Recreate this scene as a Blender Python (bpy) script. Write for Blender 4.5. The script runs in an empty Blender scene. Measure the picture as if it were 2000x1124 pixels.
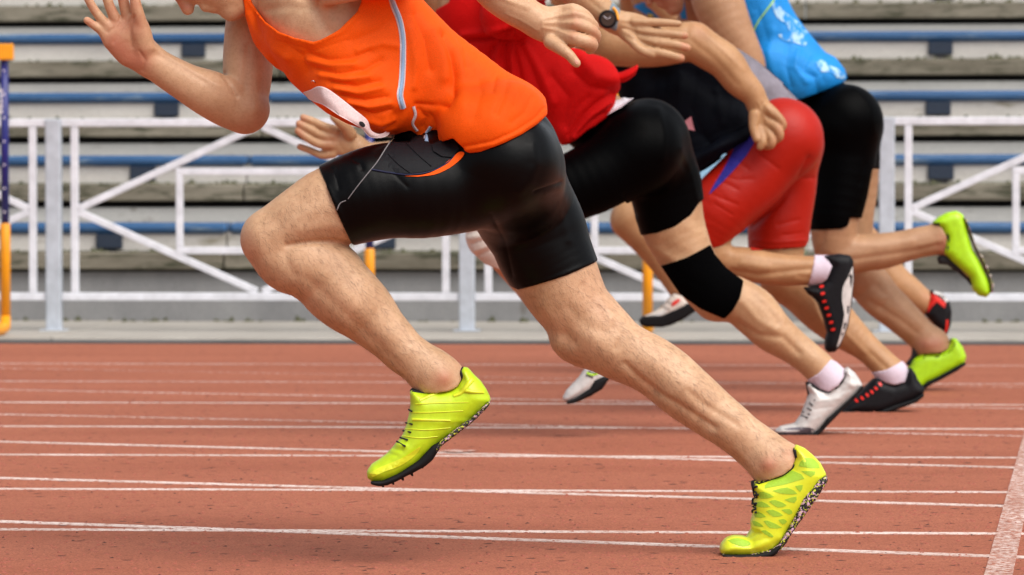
import bpy, math, random
import numpy as np
from mathutils import Vector, Matrix, Euler
from mathutils.bvhtree import BVHTree
from mathutils.geometry import delaunay_2d_cdt
random.seed(3)
rng = np.random.default_rng(5)
SC = bpy.context.scene
COL = SC.collection

# ------------------------------------------------------------------ camera
FOC = 8300.0                       # focal length in photo pixels (2000 wide)
EYE = Vector((0, 0, 0.75))
cam_d = bpy.data.cameras.new('camera'); cam = bpy.data.objects.new('camera', cam_d); COL.objects.link(cam)
cam_d.sensor_width = 36.0; cam_d.lens = FOC / 2000 * 36.0
cam_d.clip_start = 0.1; cam_d.clip_end = 2000
CR = Euler((math.radians(90 - 1.567), 0, 0)).to_matrix() @ Matrix.Rotation(math.radians(-0.07), 3, 'Z')
cam.matrix_world = Matrix.Translation(EYE) @ CR.to_4x4()
cam_d.dof.use_dof = True; cam_d.dof.focus_distance = 8.28; cam_d.dof.aperture_fstop = 9.5
SC.camera = cam

# ------------------------------------------------------------------ light
SUN_EL, SUN_AZ = 54, 140           # azimuth clockwise from +Y: the light comes from the right
w = bpy.data.worlds.new('World'); SC.world = w; w.use_nodes = True
nt = w.node_tree; nt.nodes.clear()
sky = nt.nodes.new('ShaderNodeTexSky'); sky.sky_type = 'NISHITA'; sky.sun_disc = False
sky.sun_elevation = math.radians(SUN_EL); sky.sun_rotation = math.radians(SUN_AZ)
sky.air_density = 1.0; sky.dust_density = 3.0; sky.ozone_density = 1.0
hs = nt.nodes.new('ShaderNodeHueSaturation'); hs.inputs['Saturation'].default_value = 0.28   # overcast: the sky is nearly grey
bg = nt.nodes.new('ShaderNodeBackground'); bg.inputs['Strength'].default_value = 0.135
wo = nt.nodes.new('ShaderNodeOutputWorld')
nt.links.new(sky.outputs[0], hs.inputs['Color']); nt.links.new(hs.outputs[0], bg.inputs[0]); nt.links.new(bg.outputs[0], wo.inputs[0])
sd = bpy.data.lights.new('sun', 'SUN'); sd.energy = 2.7; sd.angle = math.radians(58); sd.color = (1.0, 0.95, 0.88)
sun = bpy.data.objects.new('sun', sd); COL.objects.link(sun)
el, az = math.radians(SUN_EL), math.radians(SUN_AZ)
sdir = Vector((math.sin(az) * math.cos(el), math.cos(az) * math.cos(el), math.sin(el)))
sun.rotation_euler = sdir.to_track_quat('Z', 'Y').to_euler()
vs = SC.view_settings; SC.display_settings.display_device = 'sRGB'
vs.view_transform = 'Standard'; vs.look = 'None'; vs.gamma = 1; vs.use_curve_mapping = False; vs.exposure = 0.22

# ------------------------------------------------------------------ helpers: points and objects
def ray(px, py):
    return CR @ Vector(((px - 1000) / FOC, (562 - py) / FOC, -1))
def P(px, py, D):                  # the point seen at photo position (px, py), D metres away
    d = ray(px, py); return EYE + d * (D / d.y)
def G(px, py, z=0.0):              # the point of the ground (height z) seen there
    d = ray(px, py); return EYE + d * ((z - EYE.z) / d.z)
CRn = np.array(CR)
def to_px(co):                     # n x 3 world -> photo pixels
    c = (co - np.array(EYE)) @ CRn
    return np.stack([1000 + c[:, 0] / -c[:, 2] * FOC, 562 - c[:, 1] / -c[:, 2] * FOC], 1)
PSI = math.radians(3.9)            # the track runs a little askew to the camera
AX = Vector((math.cos(PSI), -math.sin(PSI), 0)); BX = Vector((math.sin(PSI), math.cos(PSI), 0))
def T(a, b, z): return AX * a + BX * b + Vector((0, 0, z))
def a_of(px, b):                   # position along the track of image column px at distance b across it
    d = ray(px, 335); return d.dot(AX) / d.dot(BX) * b

def tag(o, label=None, cat=None, group=None, kind=None):
    if label: o['label'] = label
    if cat: o['category'] = cat
    if group: o['group'] = group
    if kind: o['kind'] = kind
    return o
def empty(name, loc, **k):
    o = bpy.data.objects.new(name, None); COL.objects.link(o); o.location = loc; o.empty_display_size = 0.1
    return tag(o, **k)
def link(name, me, mat, parent=None, smooth=True):
    o = bpy.data.objects.new(name, me); COL.objects.link(o)
    if mat is not None: me.materials.append(mat)
    if smooth: me.polygons.foreach_set('use_smooth', [True] * len(me.polygons))
    if parent is not None:
        o.parent = parent
        if parent.type == 'EMPTY': o.matrix_parent_inverse = Matrix.Translation(-parent.location)
    return o
def pyd(name, vs_, fs, mat, parent=None, smooth=False):
    me = bpy.data.meshes.new(name); me.from_pydata([tuple(v) for v in vs_], [], fs); me.update()
    return link(name, me, mat, parent, smooth)

def box_geo(c, ex, ey, ez, bev=0.0):
    """box round c with half-extents as vectors; optional chamfer"""
    if bev <= 0:
        v = [c + ex * i + ey * j + ez * k for i in (-1, 1) for j in (-1, 1) for k in (-1, 1)]
        return v, [(0, 1, 3, 2), (4, 6, 7, 5), (0, 4, 5, 1), (2, 3, 7, 6), (0, 2, 6, 4), (1, 5, 7, 3)]
    L = [ex.length, ey.length, ez.length]; U = [ex.normalized(), ey.normalized(), ez.normalized()]
    v = []; idx = {}
    for s in [(i, j, k) for i in (-1, 1) for j in (-1, 1) for k in (-1, 1)]:
        for a in range(3):
            p = c.copy()
            for b in range(3): p += U[b] * (s[b] * (L[b] - (0 if b == a else bev)))
            idx[s, a] = len(v); v.append(p)
    f = []
    for a in range(3):
        b, c2 = (a + 1) % 3, (a + 2) % 3
        for sg in (-1, 1):
            q = []
            for (i, j) in ((-1, -1), (1, -1), (1, 1), (-1, 1)):
                s = [0, 0, 0]; s[a] = sg; s[b] = i; s[c2] = j; q.append(idx[tuple(s), a])
            f.append(tuple(q if sg > 0 else q[::-1]))
    for a in range(3):
        b, c2 = (a + 1) % 3, (a + 2) % 3
        for i in (-1, 1):
            for j in (-1, 1):
                s1 = [0, 0, 0]; s1[a] = -1; s1[b] = i; s1[c2] = j
                s2 = list(s1); s2[a] = 1
                q = [idx[tuple(s1), b], idx[tuple(s2), b], idx[tuple(s2), c2], idx[tuple(s1), c2]]
                f.append(tuple(q if i * j > 0 else q[::-1]))
    for s in [(i, j, k) for i in (-1, 1) for j in (-1, 1) for k in (-1, 1)]:
        q = [idx[s, a] for a in range(3)]
        f.append(tuple(q if s[0] * s[1] * s[2] > 0 else q[::-1]))
    return v, f
def bar(name, p, q, wd, dp, mat, parent, face=None, bev=0.003):
    """square bar from p to q; wd wide across the view, dp deep"""
    d = q - p; face = face or BX
    side = d.cross(face).normalized()
    nrm = side.cross(d).normalized()
    v, f = box_geo((p + q) / 2, d / 2, side * (wd / 2), nrm * (dp / 2), bev)
    return pyd(name, v, f, mat, parent)
def tube_geo(pts, rad, n=14, caps=True):
    v = []; f = []
    rad = rad if isinstance(rad, (list, tuple)) else [rad] * len(pts)
    u = None
    for i, p in enumerate(pts):
        d = (pts[min(i + 1, len(pts) - 1)] - pts[max(i - 1, 0)]).normalized()
        if u is None: u = d.orthogonal().normalized()
        u = (u - d * u.dot(d)).normalized(); w_ = d.cross(u)
        for k in range(n):
            a = 2 * math.pi * k / n
            v.append(p + (u * math.cos(a) + w_ * math.sin(a)) * rad[i])
    for i in range(len(pts) - 1):
        for k in range(n):
            f.append((i * n + k, i * n + (k + 1) % n, (i + 1) * n + (k + 1) % n, (i + 1) * n + k))
    if caps: f.append(tuple(range(n))[::-1]); f.append(tuple((len(pts) - 1) * n + k for k in range(n)))
    return v, f
def tube(name, pts, rad, mat, parent, n=14):
    v, f = tube_geo(pts, rad, n); return pyd(name, v, f, mat, parent, True)

# ------------------------------------------------------------------ materials
def new_mat(name):
    m = bpy.data.materials.new(name); m.use_nodes = True
    n = m.node_tree.nodes; b = n['Principled BSDF']; return m, n, m.node_tree.links, b
def noise(n, l, scale, detail=4, rough=0.6, vec=None, sc3=None):
    t = n.new('ShaderNodeTexNoise'); t.inputs['Scale'].default_value = scale
    t.inputs['Detail'].default_value = detail; t.inputs['Roughness'].default_value = rough
    c = n.new('ShaderNodeTexCoord'); 
    if sc3:
        mp = n.new('ShaderNodeMapping'); mp.inputs['Scale'].default_value = sc3
        l.new(c.outputs['Object'], mp.inputs[0]); l.new(mp.outputs[0], t.inputs[0])
    else: l.new(c.outputs['Object'], t.inputs[0])
    return t
def ramp(n, l, src, stops):
    r = n.new('ShaderNodeValToRGB'); e = r.color_ramp.elements
    while len(e) < len(stops): e.new(0.5)
    for i, (p, c) in enumerate(stops): e[i].position = p; e[i].color = (c if len(c) == 4 else (*c, 1)) if isinstance(c, tuple) else (c, c, c, 1)
    l.new(src, r.inputs[0]); return r
def mix(n, l, fac, a, b, mode='MIX'):
    m = n.new('ShaderNodeMix'); m.data_type = 'RGBA'; m.blend_type = mode
    for s, k in ((fac, 0), (a, 6), (b, 7)):
        if hasattr(s, 'links'): l.new(s, m.inputs[k])
        elif k == 0: m.inputs[0].default_value = s
        else: m.inputs[k].default_value = (*s, 1)
    return m.outputs[2]
def bump(n, l, b, src, dist, strength=1.0, prev=None):
    u = n.new('ShaderNodeBump'); u.inputs['Distance'].default_value = dist; u.inputs['Strength'].default_value = strength
    l.new(src, u.inputs['Height'])
    if prev is not None: l.new(prev.outputs[0], u.inputs['Normal'])
    l.new(u.outputs[0], b.inputs['Normal']); return u
def skin_mat(name, base, red=(0.50, 0.16, 0.10), dark=0.72):
    m, n, l, b = new_mat(name)
    n1 = noise(n, l, 14, 5, 0.65); r1 = ramp(n, l, n1.outputs[0], [(0.35, 0.0), (0.68, 1.0)])
    c1 = mix(n, l, r1.outputs[0], (base[0] * 0.90, base[1] * 0.85, base[2] * 0.80), tuple(min(1, x * 1.12) for x in base))
    n2 = noise(n, l, 160, 3, 0.7); r2 = ramp(n, l, n2.outputs[0], [(0.38, (0.74, 0.62, 0.54)), (0.52, (1.0, 1.0, 1.0))])
    c2 = mix(n, l, 0.3, c1, r2.outputs[0], 'MULTIPLY')
    at = n.new('ShaderNodeAttribute'); at.attribute_name = 'flush'
    c3 = mix(n, l, at.outputs['Fac'], c2, red)
    l.new(c3, b.inputs['Base Color'])
    b.inputs['Roughness'].default_value = 0.48; b.inputs['Specular IOR Level'].default_value = 0.45
    b.inputs['Subsurface Weight'].default_value = 0.06; b.inputs['Subsurface Radius'].default_value = (0.9, 0.3, 0.15); b.inputs['Subsurface Scale'].default_value = 0.012
    n3 = noise(n, l, 420, 2, 0.6); n4 = noise(n, l, 45, 4, 0.6)
    u = bump(n, l, b, n4.outputs[0], 0.0025, 0.4); bump(n, l, b, n3.outputs[0], 0.0009, 0.7, u)
    return m
def cloth_mat(name, col, rough=0.75, sheen=0.2, weave=900, var=0.12, bumpd=0.0006, wr=0.5, spec=0.35):
    m, n, l, b = new_mat(name)
    n1 = noise(n, l, 9, 4); r1 = ramp(n, l, n1.outputs[0], [(0.3, 0.0), (0.7, 1.0)])
    c1 = mix(n, l, r1.outputs[0], tuple(x * (1 - var) for x in col), tuple(min(1, x * (1 + var)) for x in col))
    n2 = noise(n, l, weave, 1, 0.5); r2 = ramp(n, l, n2.outputs[0], [(0.38, (0.70, 0.70, 0.70)), (0.62, (1.0, 1.0, 1.0))])
    l.new(mix(n, l, 0.55, c1, r2.outputs[0], 'MULTIPLY'), b.inputs['Base Color'])
    b.inputs['Roughness'].default_value = rough; b.inputs['Sheen Weight'].default_value = sheen; b.inputs['Sheen Roughness'].default_value = 0.35; b.inputs['Specular IOR Level'].default_value = spec
    n3 = noise(n, l, 38, 3, 0.55)
    u = bump(n, l, b, n3.outputs[0], 0.004, wr); bump(n, l, b, n2.outputs[0], bumpd, 0.7, u)
    return m
def plain(name, col, rough=0.5, metal=0.0, var=0.1, sc=30, bd=0.0005, spec=0.5):
    m, n, l, b = new_mat(name)
    n1 = noise(n, l, sc, 5); r1 = ramp(n, l, n1.outputs[0], [(0.3, 0.0), (0.7, 1.0)])
    l.new(mix(n, l, r1.outputs[0], tuple(x * (1 - var) for x in col), tuple(min(1, x * (1 + var)) for x in col)), b.inputs['Base Color'])
    b.inputs['Roughness'].default_value = rough; b.inputs['Metallic'].default_value = metal; b.inputs['Specular IOR Level'].default_value = spec
    bump(n, l, b, n1.outputs[0], bd, 0.6); return m

SKIN1 = skin_mat('skin_light', (0.56, 0.355, 0.215))
SKIN2 = skin_mat('skin_warm', (0.47, 0.285, 0.155))
SKIN3 = skin_mat('skin_tan', (0.43, 0.24, 0.115), red=(0.42, 0.15, 0.08))
SKIN4 = skin_mat('skin_deep', (0.40, 0.228, 0.125), red=(0.45, 0.14, 0.10))
ORANGE = cloth_mat('orange_polyester', (0.94, 0.105, 0.002), 0.65, 0.0, 700, 0.05, 0.0005, 0.35, spec=0.15)
ORANGE_IN = cloth_mat('orange_lining', (0.55, 0.05, 0.01))
LYCRA = cloth_mat('black_lycra', (0.0012, 0.0012, 0.0016), 0.30, 0.0, 1300, 0.1, 0.0003, 0.08, spec=0.12)
LYCRA2 = cloth_mat('matt_black_lycra', (0.0006, 0.0006, 0.0008), 0.42, 0.0, 1100, 0.1, 0.0003, 0.08, spec=0.03)
CHAR = cloth_mat('charcoal_mesh', (0.0028, 0.0034, 0.006), 0.6, 0.0, 900, 0.2, 0.0006, 0.3, spec=0.2)
KNIT = cloth_mat('black_knit', (0.0006, 0.0006, 0.0008), 0.9, 0.0, 700, 0.2, 0.001, 0.3, spec=0.03)
REDC = cloth_mat('red_jersey', (0.58, 0.004, 0.004), 0.75, 0.0, 700, 0.08, 0.0005, 0.5, spec=0.12)
REDL = cloth_mat('red_lycra', (0.42, 0.010, 0.002), 0.45, 0.0, 900, 0.06, 0.0003, 0.3, spec=0.25)
NAVY = cloth_mat('navy_jersey', (0.0014, 0.0025, 0.006), 0.7, 0.0, 700, 0.2, 0.0006, 0.6, spec=0.08)
GREYC = cloth_mat('grey_printed_jersey', (0.17, 0.155, 0.185), 0.8, 0.0, 500, 0.5, 0.0008, 0.8)
BLUEC = cloth_mat('blue_jersey', (0.004, 0.25, 0.70), 0.6, 0.0, 700, 0.08, 0.0005, 0.5)
BLUED = cloth_mat('royal_blue_lycra', (0.025, 0.02, 0.28), 0.6, 0.05)
PIPE = cloth_mat('pale_blue_piping', (0.30, 0.48, 0.72), 0.6, 0.1)
PIPEW = cloth_mat('white_piping', (0.75, 0.72, 0.78), 0.6, 0.1)
SEAM = cloth_mat('grey_seam_thread', (0.22, 0.21, 0.22), 0.8, 0.0)
CHARB = cloth_mat('dark_navy_piping', (0.006, 0.012, 0.05), 0.6, 0.0)
BIB = cloth_mat('pinkish_white_bib', (0.78, 0.62, 0.62), 0.75, 0.1, 500, 0.08, 0.0004, 0.5)
SOCK = cloth_mat('white_sock', (0.68, 0.58, 0.68), 0.9, 0.2, 500, 0.06, 0.0012, 0.4)
BRACE = cloth_mat('cream_knee_brace', (0.70, 0.62, 0.55), 0.8, 0.1, 500, 0.1, 0.0008, 0.5)
NEON = plain('neon_yellow_green_upper', (0.50, 0.70, 0.012), 0.38, 0, 0.08, 60, 0.0012)
NEONR = plain('yellow_overlay', (0.68, 0.76, 0.025), 0.34, 0, 0.05, 60, 0.0008)
NEOND = plain('green_mesh_panel', (0.33, 0.56, 0.025), 0.6, 0, 0.15, 900, 0.0008)
NEONG = plain('lime_upper', (0.40, 0.72, 0.006), 0.4, 0, 0.1, 60, 0.0012)
WHITEU = plain('silver_white_upper', (0.60, 0.58, 0.56), 0.42, 0.1, 0.12, 70, 0.0015)
BLK = plain('black_rubber', (0.006, 0.006, 0.007), 0.6, 0, 0.2, 80, 0.0006, 0.2)
BLKU = plain('black_upper', (0.005, 0.005, 0.007), 0.55, 0, 0.3, 90, 0.001, 0.2)
REDP = plain('red_detail', (0.75, 0.02, 0.012), 0.45)
LACE = plain('black_lace', (0.010, 0.010, 0.012), 0.8)
HAIRD = plain('dark_hair', (0.02, 0.014, 0.010), 0.6, 0, 0.4, 300, 0.004)
HAIRB = plain('brown_hair', (0.12, 0.08, 0.045), 0.6, 0, 0.4, 300, 0.004)
LIP = plain('lips', (0.50, 0.10, 0.07), 0.4)
def speckle():
    m, n, l, b = new_mat('speckled_sole')
    n1 = noise(n, l, 170, 2, 0.5); r = ramp(n, l, n1.outputs[0], [(0.50, (0.008, 0.008, 0.009)), (0.56, (0.60, 0.38, 0.50))])
    r.color_ramp.interpolation = 'CONSTANT'
    n2 = noise(n, l, 260, 1, 0.5); r2 = ramp(n, l, n2.outputs[0], [(0.6, 0.0), (0.63, 1.0)])
    l.new(mix(n, l, r2.outputs[0], r.outputs[0], (0.55, 0.6, 0.05)), b.inputs['Base Color']); b.inputs['Roughness'].default_value = 0.5
    bump(n, l, b, n1.outputs[0], 0.003, 0.8); return m
SPECK = speckle()

# ------------------------------------------------------------------ sculpting: a signed distance grid, meshed with surface nets
def poly_sdf(X, Z, poly):
    """signed distance in the plane to a closed polygon, negative inside"""
    n = len(poly); d = np.full(X.shape, 1e9, np.float32); s = np.zeros(X.shape, bool)
    for i in range(n):
        ax, az = poly[i]; bx, bz = poly[(i + 1) % n]
        ex, ez = bx - ax, bz - az; L = ex * ex + ez * ez + 1e-12
        wx, wz = X - ax, Z - az
        t = np.clip((wx * ex + wz * ez) / L, 0, 1)
        d = np.minimum(d, (wx - t * ex) ** 2 + (wz - t * ez) ** 2)
        c = ((az <= Z) & (bz > Z)) | ((az > Z) & (bz <= Z))
        with np.errstate(divide='ignore', invalid='ignore'):
            xi = ax + (Z - az) * ex / (ez if ez != 0 else 1e-9)
        s ^= c & (X < xi)
    d = np.sqrt(d); return np.where(s, -d, d).astype(np.float32)
def catmull(p, n):
    """p: m x 4 -> smooth polyline with n steps per span"""
    p = np.asarray(p, float)
    if len(p) < 3: 
        t = np.linspace(0, 1, n + 1)[:, None]; return p[0] * (1 - t) + p[-1] * t
    q = np.vstack([2 * p[0] - p[1], p, 2 * p[-1] - p[-2]]); out = []
    for i in range(1, len(q) - 2):
        for k in range(n):
            t = k / n; a, b, c, d = q[i - 1], q[i], q[i + 1], q[i + 2]
            v = 0.5 * (2 * b + (c - a) * t + (2 * a - 5 * b + 4 * c - d) * t * t + (3 * b - a - 3 * c + d) * t ** 3)
            v[3] = max(v[3], min(b[3], c[3]) * 0.9); out.append(v)
    out.append(p[-1]); return np.array(out)
def resolve(pts, D=None, grow=0.0):
    """(px,py,r[,D]) centre + radius, or (x1,y1,x2,y2[,D]) the two edges of a limb, in photo pixels"""
    out = []
    for p in pts:
        if len(p) <= 4 and not (len(p) == 4 and p[3] > 40): x, y, r = p[:3]; d = p[3] if len(p) == 4 else D
        else:
            x, y = (p[0] + p[2]) / 2, (p[1] + p[3]) / 2; r = math.hypot(p[0] - p[2], p[1] - p[3]) / 2
            d = p[4] if len(p) == 5 else D
        v = P(x, y, d); out.append((v.x, v.y, v.z, r * d / FOC + grow))
    return out
def shod(under, poly, D, h=0.05, r=0.034, tilt=0.0):
    """take back whatever would bulge out of a shoe"""
    xs = [p[0] for p in poly]; ys = [p[1] for p in poly]
    g = under.sub(min(xs) - 15, min(ys) - 15, max(xs) + 15, max(ys) + 15, D - 0.13, D + 0.13)
    g.prism(poly, D, h, r, 0, tilt); g.wear(under, poly, D, 0.004)
def dressed(B, TR, TC):
    B.V = np.where(B.V < TR.V - 1e-6, B.V, TC.V); return B
class Field:
    def __init__(s, lo, hi, vx):
        s.lo = np.array(lo, float); s.vx = vx
        s.n = np.ceil((np.array(hi) - s.lo) / vx).astype(int) + 1
        s.V = np.full(s.n, 1.0, np.float32)
    @staticmethod
    def px(x0, y0, x1, y1, D0, D1, vx):
        c = [P(x, y, D) for x in (x0, x1) for y in (y0, y1) for D in (D0, D1)]
        return Field([min(v[i] for v in c) for i in range(3)], [max(v[i] for v in c) for i in range(3)], vx)
    def copy(s):
        f = Field.__new__(Field); f.lo = s.lo; f.vx = s.vx; f.n = s.n; f.V = s.V.copy(); return f
    def _sl(s, lo, hi):
        a = np.clip(np.floor((np.array(lo) - s.lo) / s.vx).astype(int), 0, s.n)
        b = np.clip(np.ceil((np.array(hi) - s.lo) / s.vx).astype(int) + 1, 0, s.n)
        return a, b
    def _ax(s, a, b): return [(s.lo[i] + np.arange(a[i], b[i]) * s.vx).astype(np.float32) for i in range(3)]
    def _smin(s, a, b, W, k):
        sl = tuple(slice(a[i], b[i]) for i in range(3)); V = s.V[sl]
        if k > 0:
            h = np.maximum(k - np.abs(V - W), 0) / k
            s.V[sl] = np.minimum(V, W) - h * h * k * 0.25
        else: s.V[sl] = np.minimum(V, W)
    def _chain(s, C, q, m):
        lo = (C[:, :3] - C[:, 3:4]).min(0) - m; hi = (C[:, :3] + C[:, 3:4]).max(0) + m
        a, b = s._sl(lo, hi)
        if (b <= a).any(): return None
        W = np.full(b - a, 1.0, np.float32)
        for i in range(len(C) - 1):
            p, r0, e, r1 = C[i, :3], C[i, 3], C[i + 1, :3] - C[i, :3], C[i + 1, 3]
            R = max(r0, r1) + m
            c, d = s._sl(np.minimum(p, p + e) - R, np.maximum(p, p + e) + R)
            c = np.maximum(c, a); d = np.minimum(d, b)
            if (d <= c).any(): continue
            x, y, z = s._ax(c, d); x = (x - p[0])[:, None, None]; y = (y - p[1])[None, :, None]; z = (z - p[2])[None, None, :]
            L = float(e @ e) + 1e-9
            t = np.clip((x * e[0] + y * e[1] + z * e[2]) / L, 0, 1)
            D_ = np.sqrt((x - t * e[0]) ** 2 + ((y - t * e[1]) / q) ** 2 + (z - t * e[2]) ** 2) - (r0 + t * (r1 - r0))
            sl = tuple(slice(c[j] - a[j], d[j] - a[j]) for j in range(3))
            W[sl] = np.minimum(W[sl], D_)
        return a, b, W
    def add(s, pts, D=None, k=0.012, q=1.0, n=4, grow=0.0):
        C = catmull(resolve(pts, D, grow), n) if n > 1 else np.array(resolve(pts, D, grow))
        r = s._chain(C, q, k + 3 * s.vx)
        if r: s._smin(*r, k)
        return s
    def cut(s, pts, D=None, k=0.01, q=1.0, n=3):
        C = catmull(resolve(pts, D), n); r = s._chain(C, q, k + 3 * s.vx)
        if not r: return s
        a, b, W = r; sl = tuple(slice(a[i], b[i]) for i in range(3)); V = s.V[sl]; W = -W
        h = np.maximum(k - np.abs(V - W), 0) / k
        s.V[sl] = np.maximum(V, W) + h * h * k * 0.25; return s
    def _poly(s, poly, D, m):
        pp = [P(x, y, D) for x, y in poly]; pp = [(v.x, v.z) for v in pp]
        xs = [v[0] for v in pp]; zs = [v[1] for v in pp]
        return pp, (min(xs) - m, min(zs) - m, max(xs) + m, max(zs) + m)
    def prism(s, poly, D, h, r, k=0.0, tilt=0.0, taper=0.0, tz=0.0, grow=0.0):
        """the outline, half-thickness h, edges rounded by r; taper thins it towards its top"""
        m = k + 3 * s.vx + grow; pp, (x0, z0, x1, z1) = s._poly(poly, D, m)
        a, b = s._sl((x0, D - h * 1.3 - m - abs(tilt) * (x1 - x0), z0), (x1, D + h * 1.3 + m + abs(tilt) * (x1 - x0), z1))
        if (b <= a).any(): return s
        x, y, z = s._ax(a, b); X, Z = np.meshgrid(x, z, indexing='ij'); d2 = poly_sdf(X, Z, pp) - grow
        yc = D + tilt * (x - (x0 + x1) / 2)
        hh = h * (1 - taper * np.clip((z - z0) / (z1 - z0), 0, 1)) + grow
        A = d2[:, None, :] + r; B = np.abs(y[None, :, None] - yc[:, None, None]) - (hh[None, None, :] - r)
        W = np.minimum(np.maximum(A, B), 0) + np.sqrt(np.maximum(A, 0) ** 2 + np.maximum(B, 0) ** 2) - r
        s._smin(a, b, W.astype(np.float32), k); return s
    def clip(s, poly, D, keep=True, k=0.0):
        pp, _ = s._poly(poly, D, 0)
        x, y, z = s._ax([0, 0, 0], s.n); X, Z = np.meshgrid(x, z, indexing='ij'); d2 = poly_sdf(X, Z, pp)
        if not keep: d2 = -d2
        s.V = np.maximum(s.V, d2[:, None, :]); return s
    def wear(s, under, poly, D, m=0.02):
        """trim the garment to the outline and draw the skin in a little beneath it"""
        pp, _ = s._poly(poly, D, 0)
        x, y, z = s._ax([0, 0, 0], s.n); X, Z = np.meshgrid(x, z, indexing='ij'); d2 = poly_sdf(X, Z, pp)[:, None, :]
        C = np.minimum(s.V + m, -d2 - 0.002)
        off = np.round((s.lo - under.lo) / s.vx).astype(int); a = np.maximum(off, 0); b = np.minimum(off + s.n, under.n)
        us = tuple(slice(a[i], b[i]) for i in range(3)); ss = tuple(slice(a[i] - off[i], b[i] - off[i]) for i in range(3))
        under.V[us] = np.maximum(under.V[us], C[ss]); s.V = np.maximum(s.V, d2); return s
    def join(s, other, grow=0.0, k=0.0):
        """take in another field that shares voxel size and origin lattice"""
        off = np.round((other.lo - s.lo) / s.vx).astype(int)
        a = np.maximum(off, 0); b = np.minimum(off + other.n, s.n)
        W = other.V[tuple(slice(a[i] - off[i], b[i] - off[i]) for i in range(3))] - grow
        s._smin(a, b, W, k); return s
    def sub(s, x0, y0, x1, y1, D0, D1):
        c = [P(x, y, D) for x in (x0, x1) for y in (y0, y1) for D in (D0, D1)]
        lo = np.array([min(v[i] for v in c) for i in range(3)]); hi = np.array([max(v[i] for v in c) for i in range(3)])
        lo = s.lo + np.floor((lo - s.lo) / s.vx) * s.vx
        return Field(lo, hi, s.vx)
    def surface(s):
        V = s.V
        V[0] = 1; V[-1] = 1; V[:, 0] = 1; V[:, -1] = 1; V[:, :, 0] = 1; V[:, :, -1] = 1
        I = V < 0
        A = I.astype(np.uint8); A = A[:-1] + A[1:]; A = A[:, :-1] + A[:, 1:]; A = A[:, :, :-1] + A[:, :, 1:]
        cx, cy, cz = np.nonzero((A > 0) & (A < 8)); N = len(cx)
        nn = s.n - 1; flat = (cx * nn[1] + cy) * nn[2] + cz
        val = {}
        for i in (0, 1):
            for j in (0, 1):
                for k in (0, 1): val[i, j, k] = V[cx + i, cy + j, cz + k].astype(np.float64)
        S = np.zeros((N, 3)); cnt = np.zeros(N)
        for ax in range(3):
            for u in (0, 1):
                for v in (0, 1):
                    p = [u, v]; p.insert(ax, 0); q = list(p); q[ax] = 1
                    va, vb = val[tuple(p)], val[tuple(q)]
                    c = (va < 0) != (vb < 0)
                    t = np.where(c, va / np.where(c, va - vb, 1), 0)
                    for o in range(3): S[:, o] += np.where(c, (p[o] + (t if o == ax else 0)), 0)
                    cnt += c
        co = s.lo + (np.stack([cx, cy, cz], 1) + S / cnt[:, None]) * s.vx
        quads = []
        for ax in range(3):
            sa = [slice(None)] * 3; sb = [slice(None)] * 3; sa[ax] = slice(None, -1); sb[ax] = slice(1, None)
            E = I[tuple(sa)] != I[tuple(sb)]
            e = np.array(np.nonzero(E)); ins = I[tuple(sa)][tuple(e)]
            b_, c_ = (ax + 1) % 3, (ax + 2) % 3
            q = []
            for (db, dc) in ((-1, -1), (0, -1), (0, 0), (-1, 0)):
                g = e.copy(); g[b_] += db; g[c_] += dc
                q.append(np.searchsorted(flat, (g[0] * nn[1] + g[1]) * nn[2] + g[2]))
            q = np.stack(q, 1); q[~ins] = q[~ins][:, ::-1]; quads.append(q)
        return co, np.vstack(quads)
def vnormals(co, F):
    n = np.cross(co[F[:, 2]] - co[F[:, 0]], co[F[:, 3]] - co[F[:, 1]]); N = np.zeros_like(co)
    for k in range(4):
        for a in range(3): N[:, a] += np.bincount(F[:, k], n[:, a], len(co))
    return N / (np.linalg.norm(N, axis=1, keepdims=True) + 1e-12)
def relax(co, F, it=2, lam=0.5):
    e = np.vstack([F[:, [0, 1]], F[:, [1, 2]], F[:, [2, 3]], F[:, [3, 0]]])
    deg = np.bincount(e[:, 0], minlength=len(co)) + np.bincount(e[:, 1], minlength=len(co))
    for i in range(it):
        for L in (lam, -lam * 1.04):
            s_ = np.stack([np.bincount(e[:, 0], co[e[:, 1], a], len(co)) + np.bincount(e[:, 1], co[e[:, 0], a], len(co)) for a in range(3)], 1)
            co = co + L * (s_ / deg[:, None] - co)
    return co
def line_w(px, pts, width, sharp=1.0):
    d = np.full(len(px), 1e9)
    pts = np.asarray(pts, float)
    if len(pts) == 1: d = ((px - pts[0]) ** 2).sum(1)
    for i in range(len(pts) - 1):
        a, e = pts[i], pts[i + 1] - pts[i]
        t = np.clip(((px - a) @ e) / (e @ e + 1e-9), 0, 1)
        d = np.minimum(d, ((px - a - t[:, None] * e) ** 2).sum(1))
    return np.exp(-(d / width ** 2) ** sharp)
def sculpt(co, F, ops, sharp=1.0):
    """raised (+) and sunk (-) lines and spots: (points in photo pixels, width px, height m[, nearest D, farthest D])"""
    N = vnormals(co, F); px = to_px(co); view = np.array(EYE) - co; view /= np.linalg.norm(view, axis=1, keepdims=True)
    front = np.clip((N * view).sum(1) * 2.5 + 0.3, 0, 1); dd = np.zeros(len(co))
    for o in ops:
        w_ = line_w(px, o[0], o[1], sharp if o[2] < 0 else 1.0) * o[2]
        if len(o) > 3: w_ = w_ * ((co[:, 1] > o[3]) & (co[:, 1] < o[4]))
        dd += w_
    return co + N * (dd * front)[:, None]
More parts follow.
